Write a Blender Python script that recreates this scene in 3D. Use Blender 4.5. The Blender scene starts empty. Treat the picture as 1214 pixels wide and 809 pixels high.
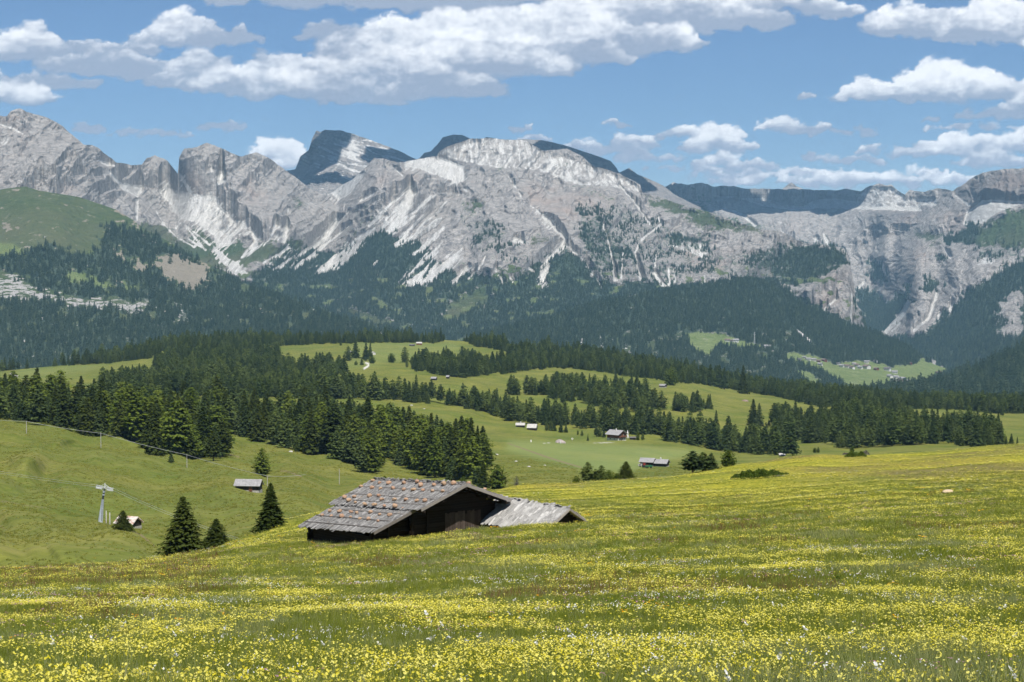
import bpy, bmesh, math, random
import numpy as np
from mathutils import Vector, Matrix
R = math.radians
random.seed(7); rng = np.random.default_rng(11)
C = bpy.context.scene.collection
scene = bpy.context.scene

# ------------------------------------------------------------------ camera model (photo frame 1214 x 809, horizon row 300)
F = 2265.0; CX = 607.0; CY = 404.5; YH = 300.0
PITCH = math.atan((CY-YH)/F); CP, SP = math.cos(PITCH), math.sin(PITCH)
def pt(px, py, D):
    """world points seen at (px,py) at horizontal distance D (arrays or scalars)"""
    px = np.asarray(px, float); py = np.asarray(py, float)
    xc = (px-CX)/F; yc = -(py-CY)/F
    dx = xc; dy = CP+yc*SP; dz = -SP+yc*CP
    h = np.hypot(dx, dy)
    return np.stack([dx/h*D, dy/h*D, dz/h*D], -1)
def P(px, py, D): return Vector(pt(px, py, D).tolist())
def project(p):
    p = np.asarray(p, float)
    x = p[..., 0]; fwd = p[..., 1]*CP - p[..., 2]*SP; up = p[..., 1]*SP + p[..., 2]*CP
    return CX+F*x/fwd, CY-F*up/fwd

# ------------------------------------------------------------------ noise
_perm = np.arange(256); np.random.default_rng(3).shuffle(_perm); _perm = np.concatenate([_perm, _perm])
_ga = np.linspace(0, 2*np.pi, 256, endpoint=False); _gx, _gy = np.cos(_ga), np.sin(_ga)
def perlin(x, y, s=0):
    x = np.asarray(x, float)+s*17.31; y = np.asarray(y, float)+s*9.77
    xi = np.floor(x).astype(int); yi = np.floor(y).astype(int); xf = x-xi; yf = y-yi
    u = xf*xf*xf*(xf*(xf*6-15)+10); v = yf*yf*yf*(yf*(yf*6-15)+10)
    xi &= 255; yi &= 255; x1 = (xi+1) & 255; y1 = (yi+1) & 255
    def g(ix, iy, fx, fy):
        h = _perm[_perm[ix]+iy]; return _gx[h]*fx+_gy[h]*fy
    a = g(xi, yi, xf, yf); b = g(x1, yi, xf-1, yf); c = g(xi, y1, xf, yf-1); d = g(x1, y1, xf-1, yf-1)
    return ((a+u*(b-a))*(1-v)+(c+u*(d-c))*v)*1.5
def fbm(x, y, o=5, s=0, gain=.5):
    t = 0; a = 1.0; n = 0
    for i in range(o):
        t = t+a*perlin(x*2**i, y*2**i, s+i*3); n += a; a *= gain
    return t/n
def ss(a, b, x): t = np.clip((x-a)/(b-a), 0, 1); return t*t*(3-2*t)
def ipt(pts, x): p = np.array(pts, float); return np.interp(x, p[:, 0], p[:, 1])
def blur(a, n, ax):
    if n < 1: return a
    k = np.exp(-0.5*(np.arange(-3*n, 3*n+1)/n)**2); k /= k.sum()
    pad = [(0, 0)]*a.ndim; pad[ax] = (3*n, 3*n); a = np.asarray(a, float)
    q = np.pad(a, pad, mode='edge'); L = a.shape[ax]
    return sum(kk*(q[i:i+L] if ax == 0 else q[:, i:i+L]) for i, kk in enumerate(k))

# ------------------------------------------------------------------ scene helpers
def tag(o, label=None, cat=None, group=None, kind=None):
    if label: o['label'] = label
    if cat: o['category'] = cat
    if group: o['group'] = group
    if kind: o['kind'] = kind
    return o
def empty(name, loc, rz=0, label=None, cat=None, group=None):
    o = bpy.data.objects.new(name, None); C.objects.link(o); o.location = loc; o.rotation_euler = (0, 0, rz)
    o.empty_display_size = .3
    return tag(o, label, cat, group)
def link(name, me, mat=None, parent=None):
    if mat is not None and len(me.materials) == 0:
        for m in (mat if isinstance(mat, (list, tuple)) else [mat]): me.materials.append(m)
    o = bpy.data.objects.new(name, me); C.objects.link(o); o.parent = parent
    return o
def npmesh(name, V, Fc, smooth=False):
    """V (n,3); Fc (m,k) all faces same size"""
    me = bpy.data.meshes.new(name); V = np.asarray(V, np.float32); Fc = np.asarray(Fc, np.int32)
    me.vertices.add(len(V)); me.vertices.foreach_set('co', V.ravel())
    m, k = Fc.shape
    me.loops.add(m*k); me.loops.foreach_set('vertex_index', Fc.ravel())
    me.polygons.add(m); me.polygons.foreach_set('loop_start', np.arange(m, dtype=np.int32)*k)
    me.polygons.foreach_set('use_smooth', np.full(m, smooth, bool))
    me.update(calc_edges=True); return me
def grid_faces(nr, nc):
    i = np.arange(nr-1)[:, None]*nc+np.arange(nc-1)[None, :]
    return np.stack([i, i+1, i+nc+1, i+nc], -1).reshape(-1, 4)
def colattr(me, name, arr):
    a = me.color_attributes.new(name, 'FLOAT_COLOR', 'POINT'); arr = np.asarray(arr, np.float32)
    a.data.foreach_set('color', arr.ravel())

# ------------------------------------------------------------------ node helpers
class NT:
    def __init__(s, name, disp=False):
        s.m = bpy.data.materials.new(name); s.m.use_nodes = True; s.t = s.m.node_tree; s.n = s.t.nodes; s.n.clear()
        s.out = s.n.new('ShaderNodeOutputMaterial')
    def N(s, kind, ins=None, **kw):
        n = s.n.new('ShaderNode'+kind)
        for k, v in kw.items(): setattr(n, k, v)
        for k, v in (ins or {}).items(): s.put(n.inputs[k], v)
        return n
    def put(s, sock, v):
        if isinstance(v, bpy.types.NodeSocket): s.t.links.new(v, sock)
        else:
            if isinstance(v, tuple) and len(v) == 3 and sock.type == 'RGBA': v = v+(1,)
            sock.default_value = v
    def noise(s, scale, detail=4, rough=.6, vec=None, mapscale=None, dist=0):
        if vec is None: vec = s.N('TexCoord').outputs['Object']
        if mapscale: vec = s.N('Mapping', {'Vector': vec, 'Scale': mapscale}).outputs[0]
        return s.N('TexNoise', {'Vector': vec, 'Scale': scale, 'Detail': detail, 'Roughness': rough, 'Distortion': dist}).outputs['Fac']
    def ramp(s, x, a, b, lo=0., hi=1.):
        return s.N('MapRange', {'Value': x, 'From Min': a, 'From Max': b, 'To Min': lo, 'To Max': hi}, clamp=True).outputs[0]
    def mix(s, f, a, b, mode='MIX'):
        n = s.n.new('ShaderNodeMix'); n.data_type = 'RGBA'; n.blend_type = mode
        s.put(n.inputs[0], f); s.put(n.inputs[6], a); s.put(n.inputs[7], b); return n.outputs[2]
    def math(s, op, a, b=0.0, c=0.0):
        n = s.n.new('ShaderNodeMath'); n.operation = op; s.put(n.inputs[0], a); s.put(n.inputs[1], b); s.put(n.inputs[2], c); return n.outputs[0]
    def bsdf(s, col, rough=.85, bump=None, bstr=.5, bdist=1., spec=.2, metal=0):
        b = s.N('BsdfPrincipled', {'Base Color': col, 'Roughness': rough, 'Specular IOR Level': spec, 'Metallic': metal})
        if bump is not None:
            s.put(b.inputs['Normal'], s.N('Bump', {'Height': bump, 'Strength': bstr, 'Distance': bdist}).outputs[0])
        s.t.links.new(b.outputs[0], s.out.inputs['Surface']); return b

def simple(name, col, var=.25, scale=3., rough=.85, stretch=None, bump=.3, bd=.02, spec=.2, metal=0):
    t = NT(name); n = t.noise(scale, 5, .65, mapscale=stretch)
    c2 = tuple(v*(1-var) for v in col); c1 = tuple(min(1, v*(1+var)) for v in col)
    t.bsdf(t.mix(t.ramp(n, .3, .7), c2, c1), rough, n, bump, bd, spec, metal); return t.m

# ------------------------------------------------------------------ raster maps in the photo frame (where each rock, scree and wood lies)
SC = 2; RW, RH, RX0, RY0 = 1460, 700, -120, 0      # covers px -120..1340, py 0..640
def newmap(): return np.zeros((RH*SC, RW*SC), np.float32)
def fill(m, pts, val=1.0, o=(0, 0, 1)):
    p = np.array(pts, float)/o[2]+np.array([o[0], o[1]]); p = (p-[RX0, RY0])*SC
    x0, y0 = np.floor(p.min(0)).astype(int); x1, y1 = np.ceil(p.max(0)).astype(int)
    x0 = max(x0, 0); y0 = max(y0, 0); x1 = min(x1, m.shape[1]-1); y1 = min(y1, m.shape[0]-1)
    if x1 <= x0 or y1 <= y0: return
    X, Y = np.meshgrid(np.arange(x0, x1+1)+.5, np.arange(y0, y1+1)+.5)
    ins = np.zeros(X.shape, bool); n = len(p)
    for i in range(n):
        xa, ya = p[i]; xb, yb = p[(i+1) % n]
        if ya == yb: continue
        c = ((ya > Y) != (yb > Y)) & (X < (xb-xa)*(Y-ya)/(yb-ya)+xa); ins ^= c
    sub = m[y0:y1+1, x0:x1+1]; sub[ins] = val
def stroke(m, pts, o=(0, 0, 1), val=1.0):
    """pts (x,y,width)"""
    for (xa, ya, wa), (xb, yb, wb) in zip(pts[:-1], pts[1:]):
        d = math.hypot(xb-xa, yb-ya) or 1; nx, ny = -(yb-ya)/d/2, (xb-xa)/d/2
        fill(m, [(xa+nx*wa, ya+ny*wa), (xb+nx*wb, yb+ny*wb), (xb-nx*wb, yb-ny*wb), (xa-nx*wa, ya-ny*wa)], val, o)
def samp(m, px, py):
    x = np.clip((px-RX0)*SC-.5, 0, m.shape[1]-1.01); y = np.clip((py-RY0)*SC-.5, 0, m.shape[0]-1.01)
    xi = x.astype(int); yi = y.astype(int); u = x-xi; v = y-yi
    return (m[yi, xi]*(1-u)+m[yi, xi+1]*u)*(1-v)+(m[yi+1, xi]*(1-u)+m[yi+1, xi+1]*u)*v
HAZE_D = 2.9e-5; EXPO = 0.52; CLOUD_E = 1.0
# ================================================================== MOUNTAINS
scree, forest, green, pink, dark, tan = [newmap() for _ in range(6)]
Z1 = (0, 120, 5.055); Z2 = (160, 160, 4.495); Z3 = (320, 140, 4.045); Z4 = (480, 140, 4.045); Z5 = (640, 160, 4.045)
Z6 = (820, 200, 4.045); Z7 = (1000, 190, 3.85); Z8 = (0, 210, 3.676); ZM = (600, 140, 2.6975); ZN = (300, 120, 2.6975)
# --- woods
fill(forest, [(290, 335), (320, 312), (350, 298), (370, 292), (390, 299), (415, 292), (430, 283), (450, 275), (470, 278), (500, 290), (520, 312), (545, 330), (575, 322), (600, 335),
              (622, 325), (640, 312), (655, 300), (680, 300), (700, 318), (720, 335), (760, 333), (800, 335), (840, 335), (880, 327), (914, 333), (1035, 395), (1035, 480), (290, 480)])
fill(forest, [(680, 240), (760, 250), (860, 300), (960, 290), (1000, 295), (1005, 310), (960, 340), (900, 330), (700, 330)], .45)
fill(forest, [(540, 250), (600, 265), (640, 300), (600, 330), (560, 300)], .35)
fill(forest, [(520, 370), (730, 380), (740, 440), (640, 500), (560, 560), (450, 560), (380, 500), (420, 420)], .95, Z6)
fill(forest, [(240, 470), (330, 400), (420, 350), (500, 350), (380, 500), (300, 470), (190, 480)], .6, Z6)
fill(forest, [(170, 450), (260, 390), (330, 470), (420, 560), (400, 680), (300, 640), (210, 560)], .6, Z5)
fill(forest, [(600, 480), (809, 480), (809, 560), (640, 520)], .7, Z5)
fill(forest, [(330, 490), (400, 480), (480, 560), (440, 590), (340, 590)], .5, Z4)
fill(forest, [(824, 450), (720, 510), (650, 545), (560, 600), (480, 690), (400, 760), (320, 809), (0, 809), (0, 1200), (1200, 1200), (1200, 350)], 1, Z7)
fill(forest, [(700, 650), (824, 560), (824, 809), (690, 809)], .35, Z7)
fill(forest, [(460, 350), (600, 290), (650, 290), (600, 370), (500, 390)], .9, Z7)
fill(forest, [(50, 600), (120, 580), (180, 650), (240, 640), (310, 560), (300, 640), (200, 790), (110, 775)], 1, Z7)
fill(forest, [(110, 450), (190, 490), (190, 560), (120, 560)], .8, Z7)
fill(forest, [(390, 520), (430, 560), (400, 620), (350, 600)], .7, Z7)
fill(forest, [(430, 400), (480, 440), (470, 600), (420, 480)], .35, Z7)
fill(forest, [(600, 380), (824, 390), (824, 450), (600, 470)], .5, Z7)
# green mountain (drawn in its own sheet through the same maps)
fill(forest, [(-100, 350), (80, 350), (130, 325), (200, 275), (240, 290), (330, 340), (400, 340), (440, 300), (450, 200), (500, 215), (600, 240), (690, 255), (760, 300), (840, 350), (919, 385),
              (1120, 480), (1500, 600), (1500, 900), (-100, 900)], 1, Z8)
fill(forest, [(690, 340), (919, 385), (900, 440), (850, 505), (790, 480), (740, 450), (660, 390)], .12, Z8)
fill(forest, [(560, 350), (640, 370), (640, 400), (600, 420)], 0, Z8)
fill(forest, [(490, 300), (530, 300), (565, 340), (550, 385), (500, 350)], .15, Z8)
fill(forest, [(300, 400), (350, 410), (420, 440), (510, 490), (480, 500), (400, 460), (370, 475), (280, 460)], .08, Z8)
fill(forest, [(520, 450), (590, 470), (580, 510), (530, 490)], .3, Z8)
fill(forest, [(0, 385), (60, 385), (40, 400), (0, 405)], .2, Z8)
fill(forest, [(-100, 440), (60, 430), (120, 460), (200, 500), (300, 520), (380, 530), (500, 530), (550, 545), (640, 535), (655, 560), (620, 600), (560, 600), (470, 570), (380, 575), (300, 570), (180, 530), (80, 540), (-100, 530)], .25, Z8)
# --- valley meadows
for p in ([(930, 417), (966, 422), (990, 432), (1011, 428), (1031, 429), (1057, 434), (1079, 434), (1093, 425), (1108, 431), (1128, 439), (1111, 446), (1098, 452), (1057, 456), (1031, 464), (1008, 462), (979, 444), (966, 436), (948, 432), (930, 424)],
          [(812, 395), (840, 394), (865, 400), (907, 411), (905, 414), (880, 411), (850, 408), (838, 425), (822, 414)], [(940, 440), (955, 440), (975, 452), (965, 458)]):
    fill(green, p); fill(forest, p, 0)
for p in ([(610, 680), (640, 640), (690, 620), (740, 590), (760, 640), (700, 670), (660, 690), (620, 710)], [(240, 640), (330, 670), (480, 718), (430, 722), (300, 680)]):
    fill(green, p, 1, ZN); fill(forest, p, .2, ZN)
# --- alpine grass high up
fill(green, [(-100, 0), (919, 0), (919, 600), (-100, 600)], 1, Z8)           # used by the green mountain only (see sheet)
g2 = newmap()
for p, v, o in (([(500, 290), (809, 370), (809, 425), (650, 375), (540, 335)], .9, Z5), ([(0, 190), (240, 265), (480, 320), (300, 300), (100, 290), (0, 265)], .9, Z6),
                ([(640, 300), (740, 240), (900, 215), (900, 400), (700, 395), (590, 375)], 1, Z7), ([(270, 330), (380, 315), (460, 360), (400, 375)], .8, Z7),
                ([(30, 470), (130, 480), (250, 560), (400, 620), (480, 680), (500, 730), (300, 700), (0, 560)], .9, Z2), ([(270, 480), (420, 540), (440, 600), (400, 610), (330, 560)], .9, Z2),
                ([(440, 600), (560, 555), (580, 640), (640, 600), (680, 560), (760, 590), (899, 540), (899, 640), (700, 660), (600, 700), (480, 680)], .9, Z2),
                ([(400, 430), (480, 400), (540, 540), (440, 560), (380, 640), (330, 600)], .35, Z3), ([(290, 400), (370, 380), (350, 460), (300, 460)], .7, Z4),
                ([(400, 225), (500, 240), (480, 250), (410, 235)], .8, Z4), ([(680, 160), (809, 240), (809, 260), (700, 190)], .5, Z4), ([(140, 560), (230, 640), (260, 690), (60, 720), (80, 640)], .7, Z5),
                ([(560, 570), (650, 560), (720, 600), (640, 620)], .5, Z4), ([(60, 330), (110, 330), (100, 345), (40, 350)], .8, Z2), ([(430, 720), (560, 700), (640, 760), (560, 809), (430, 800)], .5, Z4),
                ([(850, 330), (899, 310), (899, 390), (840, 400)], .6, Z2), ([(0, 100), (80, 110), (90, 180), (0, 180)], .5, Z6), ([(180, 225), (400, 330), (330, 330), (150, 240)], .4, Z5)):
    fill(g2, p, v, o)
# --- scree
S = lambda o, *pp: [stroke(scree, p, o) for p in pp]
fill(scree, [(130, 290), (180, 255), (200, 290), (290, 310), (370, 325), (400, 310), (445, 340), (450, 380), (500, 420), (540, 460), (605, 455), (610, 480), (560, 560), (500, 590), (450, 600), (430, 590),
             (425, 540), (400, 520), (330, 470), (230, 440), (190, 370), (130, 310)], 1, Z2)
for p in ([(455, 500), (490, 430), (505, 470), (470, 510)], [(440, 540), (520, 480), (545, 500), (460, 570)], [(520, 540), (580, 500), (600, 510), (540, 580), (500, 600)]): fill(scree, p, .15, Z2)
fill(scree, [(410, 580), (450, 620), (500, 660), (560, 690), (560, 715), (615, 740), (540, 735), (480, 695), (440, 650)], 1, Z2)
S(Z2, [(225, 190, 10), (300, 310, 18)], [(265, 480, 6), (330, 560, 8), (380, 620, 8)], [(270, 540, 5), (380, 620, 6)], [(130, 460, 4), (230, 550, 6), (320, 600, 6)], [(10, 360, 14), (10, 460, 6)],
  [(280, 490, 4), (400, 590, 8)], [(612, 490, 10), (650, 565, 22), (620, 610, 26), (565, 655, 8)], [(760, 460, 4), (730, 540, 8), (680, 600, 10)], [(765, 530, 6), (740, 560, 4)],
  [(815, 390, 6), (810, 500, 8), (790, 575, 24)], [(825, 600, 10), (680, 685, 10)], [(899, 635, 14), (740, 725, 6)], [(899, 690, 20), (840, 715, 6)], [(460, 190, 20), (455, 250, 26)], [(410, 150, 6), (410, 200, 14)],
  [(440, 270, 14), (480, 240, 10)])
S(Z3, [(320, 480, 12), (240, 600, 26), (0, 735, 6)], [(330, 500, 10), (180, 690, 16)], [(390, 510, 5), (200, 660, 12), (100, 725, 8)], [(720, 480, 10), (640, 580, 16), (590, 615, 12)], [(809, 500, 14), (700, 575, 10), (620, 612, 6)],
  [(809, 560, 22), (690, 660, 5)], [(809, 640, 12), (600, 800, 6)], [(809, 710, 34), (620, 809, 10)], [(100, 620, 10), (0, 680, 8)], [(90, 430, 4), (80, 520, 8), (60, 590, 16)], [(30, 480, 3), (10, 570, 10)],
  [(520, 680, 6), (490, 718, 14)], [(560, 440, 5), (470, 520, 14)], [(500, 360, 16), (430, 400, 5)], [(620, 380, 5), (500, 480, 8)], [(800, 370, 8), (720, 480, 6)], [(400, 420, 4), (330, 500, 8)], [(640, 280, 4), (580, 230, 4)], [(700, 540, 5), (770, 480, 8)])
fill(scree, [(430, 560), (520, 520), (500, 550), (420, 620), (370, 700), (300, 740), (210, 750), (250, 700), (330, 650), (390, 590)], 1, Z3)
fill(scree, [(530, 545), (540, 500), (620, 420), (670, 330), (690, 370), (690, 410), (650, 470), (700, 470), (640, 520), (580, 550)], .9, Z3)
fill(scree, [(140, 300), (220, 275), (300, 290), (370, 290), (440, 260), (450, 280), (400, 340), (330, 400), (300, 365), (240, 360), (190, 330)], .95, Z3)
fill(scree, [(0, 205), (100, 190), (155, 185), (285, 235), (285, 305), (240, 305), (120, 265), (60, 240), (0, 235)], 1, Z4)
fill(scree, [(275, 625), (260, 680), (200, 730), (130, 790), (60, 809), (0, 809), (150, 720)], 1, Z4)
fill(scree, [(155, 170), (300, 105), (390, 95), (580, 105), (700, 200), (809, 260), (809, 300), (640, 250), (450, 240), (300, 215), (200, 190)], .34, Z4)
fill(scree, [(0, 75), (120, 110), (330, 180), (470, 240), (480, 280), (340, 250), (210, 240), (70, 190), (0, 150)], .34, Z5)
S(Z4, [(30, 330, 14), (0, 400, 28)], [(140, 370, 8), (70, 440, 12), (0, 480, 12)], [(160, 480, 8), (0, 600, 18)], [(200, 400, 8), (150, 460, 6)], [(190, 520, 8), (70, 640, 26), (20, 660, 6)], [(190, 590, 14), (0, 770, 8)],
  [(320, 710, 10), (210, 800, 14)], [(390, 660, 4), (350, 730, 10), (300, 775, 6)], [(430, 720, 6), (470, 790, 12)], [(500, 760, 6), (520, 790, 10)], [(490, 270, 4), (560, 380, 9)], [(600, 420, 5), (700, 490, 8), (770, 580, 20)],
  [(770, 590, 12), (700, 670, 16), (660, 700, 26), (665, 800, 34)], [(770, 595, 6), (809, 650, 6)], [(520, 585, 25), (570, 590, 25)], [(240, 310, 4), (300, 355, 5)], [(700, 270, 5), (809, 300, 10)], [(590, 720, 10), (620, 740, 16)])
S(Z5, [(0, 380, 12), (110, 480, 20)], [(130, 530, 14), (40, 600, 16), (10, 690, 20), (20, 730, 24)], [(135, 530, 6), (210, 600, 6), (300, 740, 8)], [(70, 195, 9), (210, 240, 8)], [(380, 240, 5), (460, 330, 6), (530, 430, 8)],
  [(580, 430, 9), (490, 500, 9), (455, 570, 7), (490, 700, 26)], [(300, 420, 5), (340, 560, 7), (365, 700, 20)], [(400, 540, 4), (390, 690, 6)], [(640, 640, 4), (650, 710, 6)], [(790, 680, 5), (795, 730, 6)], [(560, 380, 5), (590, 440, 8)],
  [(620, 640, 3), (620, 730, 14)], [(560, 560, 4), (550, 640, 5)], [(480, 240, 14), (560, 260, 10), (650, 295, 8)])
fill(scree, [(530, 660), (560, 660), (600, 720), (630, 735), (600, 740), (560, 705)], 1, Z5)
fill(scree, [(620, 530), (700, 500), (809, 520), (809, 600), (760, 590), (700, 560)], .35, Z5)
S(ZM, [(395, 570, 12), (403, 612, 14)], [(455, 570, 5), (460, 602, 6)], [(930, 680, 8), (985, 725, 4)], [(930, 680, 4), (960, 728, 5)])
for q_ in ([(245, 700, 6), (240, 730, 10)], [(300, 700, 6), (310, 735, 10)], [(340, 700, 5), (330, 735, 6)], [(380, 705, 4), (385, 738, 8)]): stroke(scree, q_, ZM, .5)
S(Z6, [(150, 190, 6), (240, 220, 14), (310, 275, 12)], [(630, 310, 8), (655, 362, 22)], [(590, 330, 20), (600, 350, 16)], [(700, 620, 10), (640, 670, 10), (635, 692, 6)], [(770, 700, 6), (765, 752, 7)], [(60, 510, 4), (70, 577, 7)], [(180, 510, 4), (195, 567, 7)],
  [(420, 280, 3), (440, 310, 5)], [(40, 530, 3), (60, 570, 4)])
fill(scree, [(110, 130), (220, 135), (200, 140), (110, 137)], .9, Z6)
fill(scree, [(230, 145), (340, 140), (420, 165), (520, 185), (600, 150), (700, 145), (809, 165), (900, 175), (1100, 180), (1100, 205), (809, 195), (600, 190), (480, 200), (340, 180)], .8, Z6)
S(Z7, [(300, 640, 16), (270, 700, 26), (190, 790, 14)], [(260, 740, 6), (220, 785, 6)], [(430, 600, 16), (390, 720, 14), (320, 780, 8)], [(180, 470, 8), (190, 530, 8)], [(95, 555, 14), (60, 590, 10)], [(170, 580, 6), (160, 630, 10)], [(510, 160, 6), (580, 210, 9)], [(460, 400, 8), (490, 450, 12)],
  [(440, 690, 14), (430, 730, 5)], [(500, 640, 14), (480, 720, 8)], [(40, 600, 5), (35, 740, 6)])
fill(scree, [(560, 240), (640, 180), (760, 185), (850, 190), (700, 240), (640, 290), (545, 300)], .7, Z7)
fill(scree, [(60, 175), (110, 120), (240, 130), (290, 175), (430, 175), (430, 215), (270, 205), (140, 215), (60, 200)], .4, Z7)
fill(scree, [(590, 450), (690, 440), (700, 470), (610, 480)], .4, Z7)
S(Z1, [(600, 360, 18), (640, 380, 22), (690, 385, 8)], [(650, 420, 6), (740, 520, 18), (830, 560, 34)], [(740, 500, 14), (850, 530, 40)], [(820, 590, 22), (820, 720, 8)], [(0, 140, 8), (80, 165, 8), (140, 200, 4)], [(930, 650, 4), (990, 750, 6)])
fill(scree, [(0, 210), (70, 220), (30, 270), (0, 260)], .4, Z1)
# rock pieces on the wooded lower slopes and the limestone band of the green mountain
rockband = newmap()
fill(rockband, [(-100, 440), (60, 430), (120, 460), (200, 500), (300, 520), (380, 530), (500, 530), (550, 545), (640, 535), (655, 560), (620, 600), (560, 600), (470, 570), (380, 575), (300, 570), (180, 530), (80, 540), (-100, 530)], 1, Z8)
for x, y, r in ((705, 590, 12), (800, 610, 34), (770, 560, 14), (445, 688, 8)): stroke(rockband, [(x-r, y, r*1.4), (x+r, y, r*1.4)], Z8)
fill(tan, [(690, 350), (740, 330), (820, 350), (919, 385), (900, 440), (850, 505), (790, 475), (740, 440), (670, 390)], 1, Z8)
for p in ([(565, 360), (620, 365), (635, 395), (600, 412)], [(490, 310), (530, 305), (560, 340), (550, 380), (500, 340)], [(620, 250), (650, 250), (640, 300)], [(445, 205), (470, 205), (475, 225), (450, 225)], [(450, 115), (520, 125), (600, 185), (640, 240), (560, 180)], [(0, 200), (60, 205), (50, 235), (0, 240)]):
    fill(tan, p, .8, Z8)
# --- reddish rock
for p, o in (([(360, 510), (450, 520), (460, 560), (360, 550)], Z1), ([(240, 180), (320, 220), (400, 300), (370, 325), (290, 300), (240, 240)], Z2), ([(560, 250), (640, 240), (680, 330), (600, 380)], Z2), ([(490, 260), (600, 290), (590, 320), (500, 320)], Z3),
             ([(660, 260), (720, 260), (710, 310), (660, 300)], Z3), ([(560, 330), (700, 330), (809, 420), (800, 520), (700, 480), (560, 390)], Z4), ([(140, 290), (300, 290), (350, 380), (280, 420), (160, 340)], Z5), ([(620, 530), (780, 520), (809, 620), (760, 620), (700, 560)], Z5),
             ([(0, 400), (120, 380), (250, 400), (200, 450), (100, 500), (0, 480)], Z6), ([(460, 240), (530, 250), (510, 300), (470, 280)], Z6), ([(620, 530), (740, 490), (760, 560), (690, 560)], Z6), ([(560, 610), (700, 600), (690, 660), (620, 690)], Z6),
             ([(520, 140), (600, 80), (660, 50), (824, 35), (900, 30), (900, 180), (700, 180), (600, 190)], Z7), ([(430, 230), (560, 250), (550, 290), (480, 330), (420, 280)], Z7), ([(300, 380), (380, 380), (370, 480), (300, 530)], Z7), ([(260, 210), (390, 215), (320, 290), (250, 300)], Z7),
             ([(560, 240), (640, 180), (720, 190), (640, 290), (550, 300)], Z7), ([(0, 60), (60, 60), (150, 180), (140, 340), (120, 180), (0, 110)], Z1)):
    fill(pink, p, 1, o)
# --- dark walls; the shade of the gorge recess is painted in here
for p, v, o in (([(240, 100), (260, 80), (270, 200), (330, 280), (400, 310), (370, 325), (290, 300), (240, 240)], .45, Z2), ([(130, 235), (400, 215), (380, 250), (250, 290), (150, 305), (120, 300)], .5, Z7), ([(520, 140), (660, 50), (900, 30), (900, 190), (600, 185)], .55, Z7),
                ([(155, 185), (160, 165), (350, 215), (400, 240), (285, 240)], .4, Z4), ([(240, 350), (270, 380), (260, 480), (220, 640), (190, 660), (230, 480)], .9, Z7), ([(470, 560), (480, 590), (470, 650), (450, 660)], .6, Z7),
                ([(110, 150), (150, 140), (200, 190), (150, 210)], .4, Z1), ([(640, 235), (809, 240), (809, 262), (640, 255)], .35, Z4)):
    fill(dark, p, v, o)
lush = newmap()
for p in ([(300, 400), (350, 410), (380, 440), (370, 475), (330, 470), (280, 460)], [(390, 430), (430, 440), (510, 490), (480, 500), (420, 470)], [(-100, 285), (60, 290), (130, 350), (60, 355), (-100, 350)], [(380, 320), (440, 330), (510, 380), (470, 380), (400, 350)], [(530, 450), (590, 470), (580, 510), (540, 500)], [(120, 400), (160, 400), (150, 420), (110, 415)], [(500, 445), (530, 450), (500, 470)]): fill(lush, p, 1, Z8)
lush = blur(blur(lush, 2, 0), 2, 1)
maps = {}
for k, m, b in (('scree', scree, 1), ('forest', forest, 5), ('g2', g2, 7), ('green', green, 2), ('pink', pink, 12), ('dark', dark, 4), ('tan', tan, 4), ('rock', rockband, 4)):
    maps[k] = blur(blur(m, b, 0), b, 1).astype(np.float32)

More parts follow.
